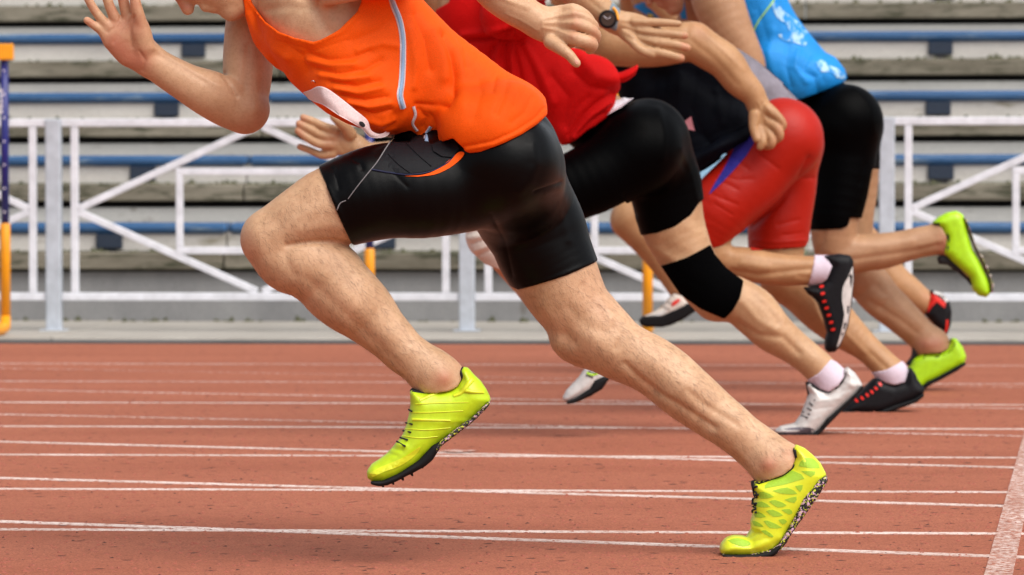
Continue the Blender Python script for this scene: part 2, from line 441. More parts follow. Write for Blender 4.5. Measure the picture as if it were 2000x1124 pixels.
def to_obj(name, co, F, mat, parent, flush=None):
    me = bpy.data.meshes.new(name); me.vertices.add(len(co)); me.vertices.foreach_set('co', co.astype(np.float32).ravel())
    me.loops.add(F.size); me.loops.foreach_set('vertex_index', F.astype(np.int32).ravel())
    me.polygons.add(len(F)); me.polygons.foreach_set('loop_start', np.arange(0, F.size, 4, dtype=np.int32))
    try: me.polygons.foreach_set('loop_total', np.full(len(F), 4, np.int32))
    except Exception: pass
    me.update(calc_edges=True)
    if flush:
        px = to_px(co); v = np.zeros(len(co))
        for f in flush:
            v = np.maximum(v, line_w(px, f[0], f[1]) * f[2])
        at = me.attributes.new('flush', 'FLOAT', 'POINT'); at.data.foreach_set('value', v.astype(np.float32))
    return link(name, me, mat, parent)
def build(fld, name, mat, parent, ops=(), flush=None, it=2):
    co, F = fld.surface(); co = relax(co, F, it)
    if ops: co = sculpt(co, F, [(o[0], o[1], o[2] * (0.72 if name == 'body' else 0.88)) + tuple(o[3:]) for o in ops], 1.0 if name == 'body' else 0.62)
    o = to_obj(name, co, F, mat, parent, flush)
    o_data[o.name] = (co, F); return o
o_data = {}
_bvh = {}
def bvh(o):
    if o.name not in _bvh:
        co, F = o_data[o.name]
        # only the faces turned to the camera, to keep the tree small
        N = np.cross(co[F[:, 2]] - co[F[:, 0]], co[F[:, 3]] - co[F[:, 1]]); F2 = F[N[:, 1] < 0]
        u, inv = np.unique(F2, return_inverse=True)
        _bvh[o.name] = BVHTree.FromPolygons([tuple(v) for v in co[u]], [tuple(f) for f in inv.reshape(F2.shape).tolist()])
    return _bvh[o.name]
def on_surf(o, px, py, off):
    d = ray(px, py).normalized(); h = bvh(o).ray_cast(EYE, d)
    if h[0] is None:
        near = bvh(o).find_nearest(EYE + d * (bvh_depth(o))); h = near
        p, n = near[0], near[1]
        if p is None: return EYE + d * 8
        if n.y > 0: n = -n
        return p + n * off
    n = h[1]
    if n.dot(d) > 0: n = -n
    return h[0] + n * off
def bvh_depth(o):
    co, F = o_data[o.name]; return float(co[:, 1].mean())
def patch(name, o, poly, mat, parent, off=0.0012, step=5, thick=True):
    """a flat patch of cloth or rubber lying on surface o, outline in photo pixels"""
    bd = []
    for i in range(len(poly)):
        a, b = poly[i], poly[(i + 1) % len(poly)]; n = max(1, int(math.hypot(a[0] - b[0], a[1] - b[1]) / step))
        bd += [(a[0] + (b[0] - a[0]) * k / n, a[1] + (b[1] - a[1]) * k / n) for k in range(n)]
    xs = [p[0] for p in bd]; ys = [p[1] for p in bd]; X, Y = np.meshgrid(np.arange(min(xs), max(xs), step), np.arange(min(ys), max(ys), step))
    d = poly_sdf(X.astype(float), Y.astype(float), bd); ins = [(float(x), float(y)) for x, y, v in zip(X.ravel(), Y.ravel(), d.ravel()) if v < -step * 0.45]
    pts = [Vector(p) for p in bd + ins]
    r = delaunay_2d_cdt(pts, [], [list(range(len(bd)))], 1, 1e-6)
    v2 = r[0]; f2 = [tuple(f) for f in r[2]]
    vt = [on_surf(o, p.x, p.y, off) for p in v2]
    if thick:        # a thin rim so that the patch has an edge
        n0 = len(vt); dirs = [(EYE - p).normalized() for p in vt]; vt = vt + [p - q * (off + 0.002) for p, q in zip(vt, dirs)]
        cnt = {}
        for f in f2:
            for i in range(len(f)):
                e = (f[i], f[(i + 1) % len(f)]); cnt[e] = 1
        f2 = f2 + [(b, a, a + n0, b + n0) for (a, b) in cnt if (b, a) not in cnt]
    return pyd(name, vt, f2, mat, parent, False)
def smooth2(pts, n=6):
    q = catmull([(p[0], p[1], 0, 1) for p in pts], n); return [(v[0], v[1]) for v in q]
def ribbon_poly(pts, wd):
    pts = smooth2(pts) if len(pts) > 2 else pts; L = []; R = []
    for i, p in enumerate(pts):
        a = pts[max(i - 1, 0)]; b = pts[min(i + 1, len(pts) - 1)]; dx, dy = b[0] - a[0], b[1] - a[1]; m = math.hypot(dx, dy) + 1e-9
        ww = wd if not isinstance(wd, (list, tuple)) else wd[0] + (wd[1] - wd[0]) * i / (len(pts) - 1)
        L.append((p[0] - dy / m * ww / 2, p[1] + dx / m * ww / 2)); R.append((p[0] + dy / m * ww / 2, p[1] - dx / m * ww / 2))
    return L, R
def ribbon(name, o, pts, wd, mat, parent, off=0.0015):
    L, R = ribbon_poly(pts, wd); vt = []; f = []
    for i, (a, b) in enumerate(zip(L, R)):
        c = ((a[0] + b[0]) / 2, (a[1] + b[1]) / 2)
        vt += [on_surf(o, *a, -0.001), on_surf(o, *a, off), on_surf(o, *c, off * 1.3), on_surf(o, *b, off), on_surf(o, *b, -0.001)]
        if i: 
            k = i * 5; f += [(k - 5 + j, k - 4 + j, k + 1 + j, k + j) for j in range(4)]
    return pyd(name, vt, f, mat, parent, True)
def cord(name, o, pts, rpx, mat, parent, off=0.001):
    q = smooth2(pts, 5) if len(pts) > 2 else pts; D = bvh_depth(o)
    return tube(name, [on_surf(o, p[0], p[1], off) for p in q], rpx * D / FOC, mat, parent, 6)
def sheet(name, rows, mat, parent, thick=0.002, sub=5, wob=0.0):
    """a hanging piece of cloth through rows of (px, py, D)"""
    rows = [catmull([(*P(*p), 1) for p in r], sub)[:, :3] for r in rows]
    g = np.array([catmull([(*rows[i][j], 1) for i in range(len(rows))], sub)[:, :3] for j in range(len(rows[0]))])
    m, n = g.shape[:2]; dz = np.cross(np.gradient(g, axis=0), np.gradient(g, axis=1)); dz /= np.linalg.norm(dz, axis=2, keepdims=True) + 1e-9
    A = (g + dz * thick / 2).reshape(-1, 3); B = (g - dz * thick / 2).reshape(-1, 3); k = m * n; f = []
    for i in range(m - 1):
        for j in range(n - 1):
            a, b, c, d = i * n + j, i * n + j + 1, (i + 1) * n + j + 1, (i + 1) * n + j
            f += [(a, b, c, d), (k + d, k + c, k + b, k + a)]
    for i in range(m - 1): 
        for j in (0, n - 1): a, b = i * n + j, (i + 1) * n + j; f.append((a, b, b + k, a + k))
    for j in range(n - 1):
        for i in (0, m - 1): a, b = i * n + j, i * n + j + 1; f.append((a, b, b + k, a + k))
    return pyd(name, list(A) + list(B), f, mat, parent, True)

# ------------------------------------------------------------------ the setting: track, lines, kerb, ground
def grid_sheet(name, a0, a1, b0, b1, z, mat, na=1, nb=1):
    v = [T(a0 + (a1 - a0) * i / na, b0 + (b1 - b0) * j / nb, z) for j in range(nb + 1) for i in range(na + 1)]
    f = [(j * (na + 1) + i, j * (na + 1) + i + 1, (j + 1) * (na + 1) + i + 1, (j + 1) * (na + 1) + i) for j in range(nb) for i in range(na)]
    return pyd(name, v, f, mat)
def track_mat(paint=False, worn=0.35):
    m, n, l, b = new_mat('painted_line' if paint else 'red_track_rubber')
    n1 = noise(n, l, 2.2, 5, 0.6, sc3=(0.35, 1, 1)); r1 = ramp(n, l, n1.outputs[0], [(0.3, 0.0), (0.7, 1.0)])
    base = mix(n, l, r1.outputs[0], (0.325, 0.099, 0.053), (0.40, 0.132, 0.074))
    n2 = noise(n, l, 190, 3, 0.75); r2 = ramp(n, l, n2.outputs[0], [(0.34, (0.30, 0.26, 0.25)), (0.47, (0.95, 0.95, 0.95)), (0.68, (1.30, 1.35, 1.38))])
    base = mix(n, l, 1.0, base, r2.outputs[0], 'MULTIPLY')
    n5 = noise(n, l, 34, 4, 0.7); r5 = ramp(n, l, n5.outputs[0], [(0.36, (0.74, 0.70, 0.70)), (0.55, (1.0, 1.0, 1.0))])
    base = mix(n, l, 0.7, base, r5.outputs[0], 'MULTIPLY')
    v = n.new('ShaderNodeTexVoronoi'); v.inputs['Scale'].default_value = 13; c = n.new('ShaderNodeTexCoord'); l.new(c.outputs['Object'], v.inputs[0])
    pit = ramp(n, l, v.outputs['Distance'], [(0.07, 1.0), (0.16, 0.0)])      # pits and crumbs in the rubber
    v2 = n.new('ShaderNodeTexVoronoi'); v2.inputs['Scale'].default_value = 48; l.new(c.outputs['Object'], v2.inputs[0])
    pit2 = ramp(n, l, v2.outputs['Distance'], [(0.10, 1.0), (0.24, 0.0)]); n6 = noise(n, l, 5, 3, 0.6); r6 = ramp(n, l, n6.outputs[0], [(0.45, 0.0), (0.62, 0.75)])
    mm = n.new('ShaderNodeMath'); mm.operation = 'MULTIPLY'; l.new(pit2.outputs[0], mm.inputs[0]); l.new(r6.outputs[0], mm.inputs[1])
    if not paint: base = mix(n, l, mm.outputs[0], base, (0.12, 0.036, 0.026)); base = mix(n, l, pit.outputs[0], base, (0.08, 0.026, 0.02))
    else:
        n3 = noise(n, l, 60, 5, 0.75); r3 = ramp(n, l, n3.outputs[0], [(worn, 0.0), (worn + 0.16, 1.0)])
        n4 = noise(n, l, 3, 3, 0.6); r4 = ramp(n, l, n4.outputs[0], [(0.25, (0.48, 0.34, 0.29)), (0.6, (0.76, 0.64, 0.59))])
        base = mix(n, l, r3.outputs[0], base, r4.outputs[0])
    l.new(base, b.inputs['Base Color']); b.inputs['Roughness'].default_value = 0.85; b.inputs['Specular IOR Level'].default_value = 0.25
    u = bump(n, l, b, n5.outputs[0], 0.004, 0.4)
    u = bump(n, l, b, n2.outputs[0], 0.0015, 0.6, u)
    if not paint: 
        inv = n.new('ShaderNodeMath'); inv.operation = 'SUBTRACT'; inv.inputs[0].default_value = 1; l.new(pit.outputs[0], inv.inputs[1]); bump(n, l, b, inv.outputs[0], 0.006, 0.8, u)
    return m
TRACK = track_mat(); PAINT = track_mat(True, 0.36); PAINTW = track_mat(True, 0.44); PAINTF = track_mat(True, 0.50)
def conc(name, a, b_, dirt=(0.10, 0.085, 0.05), dl=0.62, sc3=(1, 1, 1), sc=3.0):
    m, n, l, b = new_mat(name)
    n1 = noise(n, l, sc, 6, 0.65, sc3=sc3); r1 = ramp(n, l, n1.outputs[0], [(0.3, 0.0), (0.7, 1.0)])
    c = mix(n, l, r1.outputs[0], a, b_)
    n2 = noise(n, l, 9, 6, 0.7, sc3=sc3); r2 = ramp(n, l, n2.outputs[0], [(dl, 0.0), (dl + 0.12, 1.0)])
    c = mix(n, l, r2.outputs[0], c, dirt)
    n3 = noise(n, l, 120, 3, 0.7); r3 = ramp(n, l, n3.outputs[0], [(0.35, (0.8, 0.8, 0.8)), (0.6, (1.05, 1.05, 1.05))])
    l.new(mix(n, l, 0.7, c, r3.outputs[0], 'MULTIPLY'), b.inputs['Base Color']); b.inputs['Roughness'].default_value = 0.9
    bump(n, l, b, n2.outputs[0], 0.01, 0.5); return m
CRUMB = plain('dark_rubber_crumb', (0.085, 0.028, 0.02), 0.9)
CRUMB2 = plain('red_rubber_crumb', (0.30, 0.085, 0.055), 0.9)
CONC = conc('pale_concrete', (0.31, 0.285, 0.25), (0.41, 0.38, 0.34), dl=0.66)
CONCG = conc('grey_concrete_wall', (0.21, 0.21, 0.215), (0.30, 0.30, 0.30), dirt=(0.12, 0.10, 0.08), dl=0.66, sc3=(1, 1, 0.4))
ASPH = conc('dark_gutter', (0.07, 0.075, 0.08), (0.12, 0.12, 0.12))
STEPG = conc('step_grey', (0.36, 0.36, 0.355), (0.46, 0.455, 0.44), dirt=(0.16, 0.15, 0.12), dl=0.6, sc3=(0.5, 1, 2))
STEPL = conc('step_beige', (0.52, 0.50, 0.47), (0.68, 0.66, 0.62), dirt=(0.30, 0.27, 0.2), dl=0.60, sc3=(0.4, 1, 2))
STEPB = conc('step_mossy', (0.115, 0.10, 0.072), (0.25, 0.225, 0.175), dirt=(0.05, 0.05, 0.028), dl=0.5, sc3=(0.5, 1, 3))
DARK = plain('gap_shade_paint', (0.03, 0.03, 0.03), 0.95)  # near-black colour stands in for the shade under the overhanging nosings
GRASS = conc('far_ground', (0.10, 0.12, 0.05), (0.16, 0.17, 0.09))

g = grid_sheet('ground', -400, 400, -300, 600, -0.03, GRASS); tag(g, kind='structure')
tr = grid_sheet('track', -60, 60, -6, 18.36, 0.0, TRACK, 12, 4); tag(tr, kind='structure')

def ground_line(p, q, wd, mat, z=0.0008, name='lane_line', ext=1.6):
    A, B = G(*p), G(*q); d = (B - A); A2 = A - d * ext; B2 = B + d * ext; s = Vector((d.y, -d.x, 0)).normalized() * wd / 2
    n = 24; v = []; f = []
    for i in range(n + 1):
        c = A2 + (B2 - A2) * i / n; v += [c + s * 1.01 + Vector((0, 0, -0.001)), c + s + Vector((0, 0, z)), c - s + Vector((0, 0, z)), c - s * 1.01 + Vector((0, 0, -0.001))]
        if i: k = i * 4; f += [(k - 4 + j, k - 3 + j, k + 1 + j, k + j) for j in range(3)]
    return pyd(name, v, f, mat, tr)
for y0, y1, m in ((1034.5, 1043, PAINT), (955.3, 962, PAINT), (888.5, 894.6, PAINT), (833, 838.7, PAINT), (786.3, 791.5, PAINT), (745, 750.5, PAINTW), (710.5, 715, PAINTW)):
    ground_line((0, y0), (2000, y1), 0.05, m)
for y0, y1, m in ((1019.5, 1089.5, PAINT), (934.5, 990.5, PAINT), (863.5, 914.5, PAINT), (810, 852.5, PAINTW), (762, 799, PAINTW), (720, 757, PAINTF)):
    ground_line((0, y0), (2000, y1), 0.05, m, 0.0014, ext=0.9)
# the broad cross line at the right edge
ground_line((1950, 1124), (2010, 880), 0.052, PAINTW, 0.002, 'cross_line', ext=0.8)
# a worn patch of old paint
c0 = G(893, 884); bm_v = [c0 + Vector((math.cos(t) * 0.045 * (1 + 0.3 * math.sin(3 * t)), math.sin(t) * 0.05, 0.0042)) for t in np.linspace(0, 6.28, 18)[:-1]]
pyd('paint_patch', bm_v, [tuple(range(17))], PAINTW, tr)

def box_ab(name, a0, a1, b0, b1, z0, z1, mat, parent=None, bev=0.0):
    c = T((a0 + a1) / 2, (b0 + b1) / 2, (z0 + z1) / 2)
    v, f = box_geo(c, AX * ((a1 - a0) / 2), BX * ((b1 - b0) / 2), Vector((0, 0, (z1 - z0) / 2)), bev)
    return pyd(name, v, f, mat, parent)
gut = box_ab('gutter', -60, 60, 18.362, 18.52, -0.06, 0.010, ASPH); tag(gut, kind='structure')
# walkway of cast slabs
wk = empty('walkway', T(0, 19.5, 0), kind='structure')
i = 0; a = -9.9
while a < 9.9:
    box_ab('slab', a + 0.006, a + 2.2 - 0.006, 18.522, 20.6, -0.05 + 0.0007 * (i % 3), 0.020 + 0.0012 * (i * 7 % 3), CONC, wk, 0.006); a += 2.2; i += 1
def crumbs(name, parent, rows, mat, n, size):
    v = []; f = []
    for _ in range(n):
        a_, b_, z_ = rows(); s = size * (0.4 + rng.random() * 1.2); k = len(v); m = 5
        for t in range(m):
            an = 6.283 * t / m + rng.random(); v.append(T(a_ + math.cos(an) * s, b_ + math.sin(an) * s * 0.6, z_))
        v.append(T(a_ + (rng.random() - .5) * s, b_, z_ + s * (0.4 + rng.random() * 0.9)))
        f += [(k + t, k + (t + 1) % m, k + m) for t in range(m)]
    o = pyd(name, v, f, mat, parent); return tag(o, kind='stuff')
def track_spot():
    b_ = 7.3 + (rng.random() ** 1.6) * 7.5; return (rng.random() - .5) * 0.27 * b_ - 0.068 * b_, b_, -0.0004
def crumb_rubber(name, mat, n, size):
    v = []; f = []
    for _ in range(n):
        a_, b_, z_ = track_spot(); s = size * (0.35 + rng.random() ** 2 * 1.6); k = len(v); m = 5
        for t in range(m):
            an = 6.283 * t / m + rng.random() * .8; v.append(T(a_ + math.cos(an) * s, b_ + math.sin(an) * s * 0.8, z_))
        v.append(T(a_ + (rng.random() - .5) * s, b_, z_ + s * (0.25 + rng.random() * 0.3)))
        f += [(k + t, k + (t + 1) % m, k + m) for t in range(m)]
    return tag(pyd(name, v, f, mat, tr), kind='stuff')
crumb_rubber('rubber_crumb', CRUMB, 2600, 0.0036); crumb_rubber('rubber_granule', CRUMB2, 16000, 0.0042)
MOSS = conc('moss', (0.05, 0.055, 0.025), (0.09, 0.09, 0.045))

# ------------------------------------------------------------------ grandstand
gs = empty('grandstand', T(0, 22, 0), label='concrete grandstand of long stained steps behind the white railing', cat='grandstand')
LA, RA = -11.3, 11.3
box_ab('front_wall', LA, RA, 20.602, 21.2, -0.05, 0.262, CONCG, gs, 0.004)
box_ab('gap_shade_strip', LA, RA, 20.72, 21.2, 0.262, 0.285, DARK, gs)  # strip behind the nosing, its shade painted in as colour
NROW = 8
for r in range(NROW):
    b = 20.6 + 0.75 * r; L = 0.355 + 0.33 * r
    a = LA; j = 0
    while a < RA - 0.01:
        a2 = min(RA, a + 2.83)
        jz = (j * 37 % 5 - 2) * 0.0012
        box_ab('step_nosing', a + 0.004, a2 - 0.004, b - 0.055 + 0.4 * abs(jz), b + 0.20, L - 0.082, L + jz, STEPB, gs, 0.006)
        box_ab('step_riser', a + 0.003, a2 - 0.003, b + 0.07 + jz, b + 0.80, L + 0.004, L + 0.098 + jz, STEPL, gs, 0.005)
        a = a2; j += 1
    box_ab('step_wall', LA, RA, b + 0.74, b + 1.2, L + 0.09, L + 0.33 - 0.117, STEPG, gs)
    box_ab('gap_shade_strip', LA, RA, b + 0.86, b + 1.2, L + 0.213, L + 0.33 - 0.080, DARK, gs)  # same painted shade, one strip below each nosing
def row_dirt():
    r = int(rng.random() * 6); b = 20.6 + 0.75 * r
    return (rng.random() - .5) * 9 + 0.4 * math.sin(r * 3), b - 0.035 + rng.random() ** 2 * 0.10, 0.353 + 0.33 * r
crumbs('moss_tuft', gs, row_dirt, MOSS, 1500, 0.019)
crumbs('moss_tuft', wk, lambda: ((rng.random() - .5) * 9, 20.5 + rng.random() * 0.09, 0.019), MOSS, 160, 0.018)
BENCH = conc('blue_bench_paint', (0.015, 0.065, 0.17), (0.045, 0.125, 0.27), dirt=(0.20, 0.27, 0.33), dl=0.56, sc3=(0.3, 1, 3), sc=4)
BENCH.node_tree.nodes['Principled BSDF'].inputs['Roughness'].default_value = 0.22
BRK = plain('dark_blue_steel', (0.022, 0.035, 0.06), 0.5, 0.2)
br_px = [212, 278, 325, 378, 430]
for r in range(6):
    b = 20.6 + 0.75 * r; zt = 0.50 + 0.333 * r; bb = b + 0.17
    names = ['lowest', 'second lowest', 'third lowest', 'fourth lowest', 'fifth lowest', 'sixth lowest']
    bn = empty('bleacher_bench', T(0, bb, zt), label='long blue bench on the %s step of the grandstand' % names[r], cat='bench', group='blue benches in rows on the grandstand')
    for (c0_, c1_) in ((-11.2, -8.405), (-8.395, -2.805), (-2.795, 2.795), (2.805, 8.395), (8.405, 11.2)):
        box_ab('plank', c0_, c1_, bb - 0.13, bb - 0.004, zt - 0.054, zt, BENCH, bn, 0.019)
        box_ab('plank', c0_, c1_, bb + 0.004, bb + 0.13, zt - 0.052, zt, BENCH, bn, 0.012)
    x0 = a_of(br_px[min(r, 4)], bb - 0.12) 
    for k in range(-5, 11):
        xa = x0 + 1.345 * k
        box_ab('bracket', xa - 0.065, xa + 0.065, bb - 0.12, bb + 0.11, zt - 0.128, zt - 0.0555, BRK, bn, 0.006)
        if (k + r) % 2 == 0: box_ab('bracket', xa - 0.035, xa + 0.04, bb - 0.10, bb + 0.06, zt - 0.147, zt - 0.1285, BRK, bn, 0.004)

# ------------------------------------------------------------------ railing
FWP = plain('grey_post_paint', (0.46, 0.50, 0.56), 0.42, 0, 0.14, 18, 0.001)
FW = plain('white_fence_paint', (0.70, 0.72, 0.78), 0.42, 0, 0.14, 18, 0.001)
FB = 19.3
fn = empty('metal_fence', T(0, FB, 0.02), label='white welded steel railing with diamond braces between track and grandstand', cat='fence')
def fz(py): return P(1000, py, FB / math.cos(PSI)).z
zt_, zb_ = fz(238.5), fz(580.5)
posts = [a_of(105, FB), a_of(912, FB), a_of(1732, FB)]
sp = (posts[2] - posts[0]) / 2
posts = [posts[0] - 3 * sp, posts[0] - 2 * sp, posts[0] - sp] + posts + [posts[2] + sp, posts[2] + 2 * sp]
FP = lambda a, z, b=FB: T(a, b, z)
for i, a in enumerate(posts):
    box_ab('post', a - 0.035, a + 0.035, FB - 0.03, FB + 0.03, 0.022, zt_ + 0.018, FWP, fn, 0.005)
    box_ab('post_foot', a - 0.06, a + 0.06, FB - 0.06, FB + 0.06, 0.0215, 0.028, FWP, fn, 0.002)
for i in range(len(posts) - 1):
    a0, a1 = posts[i] + 0.036, posts[i + 1] - 0.036
    for z in (zt_, zb_): bar('rail', FP(a0, z), FP(a1, z), 0.036, 0.03, FW, fn)
    for s_ in (a0 + 0.011 + 0.05, a1 - 0.061): bar('baluster', FP(s_, zb_ + 0.019), FP(s_, zt_ - 0.019), 0.034, 0.026, FW, fn)
    l_, r_ = a0 + 0.08, a1 - 0.08; c_ = (a0 + a1) / 2; zm = fz(409)
    for (p, q) in (((l_, zm + 0.004), (c_ - 0.012, zt_ - 0.02)), ((c_ + 0.012, zt_ - 0.02), (r_, zm + 0.004)), ((l_, zm - 0.012), (c_ - 0.012, zb_ + 0.024)), ((c_ + 0.012, zb_ + 0.024), (r_, zm - 0.012))):
        bar('brace', FP(*p), FP(*q), 0.032, 0.022, FW, fn)
    x0, x1 = a0 + 0.545, a1 - 0.545; z0, z1 = fz(490), fz(335)
    for z in (z0, z1): bar('inner_rail', FP(x0 - 0.017, z), FP(x1 + 0.017, z), 0.032, 0.0245, FW, fn)
    for x in (x0, x1): bar('inner_baluster', FP(x, z0 + 0.0165), FP(x, z1 - 0.0165), 0.032, 0.0255, FW, fn)

# ------------------------------------------------------------------ hurdles
HO = plain('yellow_orange_paint', (0.85, 0.33, 0.006), 0.38, 0, 0.08, 20, 0.0005)
HB = plain('blue_hurdle_paint', (0.014, 0.018, 0.17), 0.35, 0, 0.12, 20, 0.0005)
WHT = plain('white_mark', (0.75, 0.72, 0.80), 0.5)
def hurdle(label, pxs, D, ytop, ysplit, ybar, ybase, side):      # side -1: the base tubes point away from the camera
    h = empty('hurdle', P((pxs[0] + pxs[-1]) / 2, ybase, D), label=label, cat='hurdle', group='hurdles standing beside the railing')
    pos = [P(x, ybase, D) for x in pxs]
    zb = 0.085; zs = P(1000, ysplit, D).z; zt2 = P(1000, ytop, D).z
    for p in pos:
        lo = tube('lower_tube', [Vector((p.x, p.y, zb)), Vector((p.x, p.y, zs - 0.008)), Vector((p.x, p.y, zs))], [0.023, 0.023, 0.018], HO, h)
        up = tube('upper_tube', [Vector((p.x, p.y, zs - 0.01)), Vector((p.x, p.y, zt2 - 0.03))], 0.0185, HB, h)
        z = zs + 0.05
        while z < zt2 - 0.05:
            c = Vector((p.x + 0.0, p.y - 0.0182, z)); vv = [c + Vector((math.cos(t) * 0.0055, 0, math.sin(t) * 0.0055)) for t in np.linspace(0, 6.283, 11)[:-1]]
            pyd('height_mark', vv, [tuple(range(10))[::-1]], WHT, up); z += 0.105
        # base tube towards the camera
        f = [Vector((p.x, p.y, zb + 0.02)), Vector((p.x - 0.002, p.y - 0.02, zb - 0.028)), Vector((p.x - 0.01, p.y - 0.09, 0.05)), Vector((p.x - 0.09, p.y - 0.42, 0.043)), Vector((p.x - 0.10, p.y - 0.48, 0.043))]
        if side < 0: f = [Vector((p.x, p.y, zb + 0.02)), Vector((p.x, p.y + 0.02, zb - 0.028)), Vector((p.x, p.y + 0.07, 0.05)), Vector((p.x + 0.015, p.y + 0.38, 0.045)), Vector((p.x + 0.017, p.y + 0.42, 0.045))]
        tube('base_tube', f, [0.023, 0.027, 0.027, 0.025, 0.022], HO, h)
    zc = P(1000, ybar, D).z; x0 = min(p.x for p in pos); x1 = max(p.x for p in pos); Y = pos[0].y
    c = Vector(((x0 + x1) / 2, Y - 0.031, zc)); v, f = box_geo(c, Vector(((x1 - x0) / 2 + 0.045, 0, 0)), Vector((0, 0.011, 0)), Vector((0, 0, 0.036)), 0.004)
    pyd('crossbar', v, f, HO, h)
    return h, pos
h1, pp = hurdle('hurdle at the left edge, orange crossbar end on a blue post with white marks', [-528, 11], 18.98, 84, 435, 101, 640, 1)
# white lettering band on the blue sleeve of the left hurdle
for k in range(5):
    c = pp[1] + Vector((-0.012, 0, 0)); z = P(0, 178 + k * 10, 18.98).z
    v, f = box_geo(Vector((c.x, c.y - 0.0180, z)), Vector((0.0045, 0, 0)), Vector((0, 0.001, 0)), Vector((0, 0, 0.0085)), 0); pyd('lettering', v, f, WHT, h1)
h2, _ = hurdle('hurdle behind the runners, its two yellow legs showing between them', [722, 1265], 18.75, 150, 485, 178, 664, -1)

# ================================================================== people
GRP = 'sprinters leaving the start'
def head(F, x, y, D, s, aim=(-0.75, -0.66), neck=None):
    """skull, jaw, nose, lips, chin, ears; aim = the way the face looks, in the picture plane; s = pixels per metre"""
    ax, ay = aim; ux, uy = ay, -ax            # 'up' of the head in picture coordinates
    if uy > 0: ux, uy = -ux, -uy
    q = lambda f, u, r, d=0.0: (x + (f * ax + u * ux) * s, y + (f * ay * -1 * -1 + u * uy) * s, r * s, D + d)
    F.add([q(-0.018, 0.03, 0.088), q(0.01, 0.035, 0.086)], D, 0.02, 0.86)
    F.add([q(0.03, -0.02, 0.062), q(0.045, -0.065, 0.047), q(0.062, -0.098, 0.030)], D, 0.03, 0.95)
    F.add([q(0.086, 0.012, 0.010), q(0.108, -0.022, 0.0125)], D, 0.012)
    F.add([q(0.088, -0.052, 0.012, -0.012), q(0.088, -0.052, 0.012, 0.012)], D, 0.006)
    F.add([q(0.084, -0.066, 0.012, -0.010), q(0.084, -0.066, 0.012, 0.010)], D, 0.006)
    F.add([q(0.078, -0.100, 0.017, -0.008), q(0.078, -0.100, 0.017, 0.008)], D, 0.012)
    F.add([q(0.078, 0.030, 0.012, -0.035), q(0.086, 0.034, 0.013, 0), q(0.078, 0.030, 0.012, 0.035)], D, 0.014)
    F.cut([q(0.094, 0.010, 0.011, -0.030), q(0.094, 0.010, 0.011, -0.028)], D, 0.012)
    for e in (-1, 1): F.add([q(0.0, 0.015, 0.011, e * 0.078), q(-0.008, -0.025, 0.008, e * 0.074)], D, 0.006)
    return q
def hair(F, q, D, voxfield, mat, parent):
    H = Field(F.lo, F.lo + (F.n - 1) * F.vx, F.vx) if False else voxfield
    H.add([q(-0.030, 0.042, 0.093), q(0.0, 0.062, 0.086)], D, 0.01, 0.88)
    H.cut([q(0.13, -0.04, 0.095), q(0.07, -0.15, 0.10)], D, 0.01)
    return build(H, 'hair', mat, parent)
def leg_hair(name, body, region, n, parent, mat, L=0.013, down=(0.6, 0.8), wd=0.00032):
    """short body hairs rooted in the skin inside the given outline"""
    co, Fq = o_data[body.name]; N = vnormals(co, Fq); px = to_px(co)
    d = poly_sdf(px[:, 0], px[:, 1], region); ok = np.nonzero((d < 4) & (N[:, 1] < 0.35))[0]
    v = []; f = []
    dn = np.array([down[0], 0, -down[1]])
    for i in rng.choice(ok, n):
        p = co[i] + rng.normal(0, 0.0012, 3); nr = N[i]; l = L * (0.5 + rng.random() * 0.9)
        t = dn + rng.normal(0, 0.32, 3); t -= nr * (t @ nr); t /= np.linalg.norm(t); s_ = np.cross(nr, t) * wd
        e = p + t * l * 0.55 + nr * l * 0.12; e2 = p + t * l + nr * l * (0.18 + 0.2 * rng.random()) + s_ * rng.normal(0, 4)
        k = len(v); v += [p - s_, p + s_, e + s_ * .7, e - s_ * .7, e2]; f += [(k, k + 1, k + 2, k + 3), (k + 3, k + 2, k + 4)]
    o = pyd(name, v, f, mat, parent); return tag(o, kind='stuff')
BHAIR = plain('body_hair', (0.17, 0.09, 0.05), 0.6)

def fingers(F, D, lst, k=0.004):
    for p in lst: F.add(p, D, k, n=3)

# side outlines of the ten shoes, in photo pixels
pA = [(717, 919), (725, 907), (739, 898), (754, 887), (775, 864), (786, 850), (794, 829), (800, 805), (802, 789), (801, 764), (807, 760), (829, 765), (854, 764), (879, 760), (892, 753), (900, 740), (898, 726), (904, 717), (914, 719), (927, 734), (939, 745), (949, 760), (957, 776), (958, 783), (950, 794), (924, 819), (892, 843), (860, 866), (838, 888), (809, 914), (775, 934), (751, 943), (730, 942), (718, 932)]
pB = [(1405.5, 1071), (1408, 1062), (1417, 1052), (1431, 1046), (1446, 1046), (1458, 1048), (1468, 1032), (1465.6, 1020), (1471, 1002), (1470, 988), (1474, 969), (1470, 952), (1473, 938), (1480, 941), (1500, 934), (1528, 923), (1543, 911), (1550, 895), (1548, 876), (1555, 869), (1572, 876), (1588, 889), (1602, 904), (1613, 925), (1611, 937), (1588, 972), (1565, 1004), (1543, 1034), (1531, 1057), (1510, 1078), (1491, 1085), (1449, 1087.5), (1415, 1085), (1406.5, 1078)]
pW = [(1513, 842), (1524, 833), (1552, 827), (1564, 811), (1575, 783), (1580, 768), (1575, 752), (1582, 748), (1600, 758), (1616, 763), (1634, 751), (1645, 735), (1647, 723), (1656, 717), (1669, 728), (1678, 741), (1684, 752), (1667, 774), (1638, 801), (1616, 822), (1603, 838), (1590, 850), (1568, 853), (1535, 852), (1517, 846)]
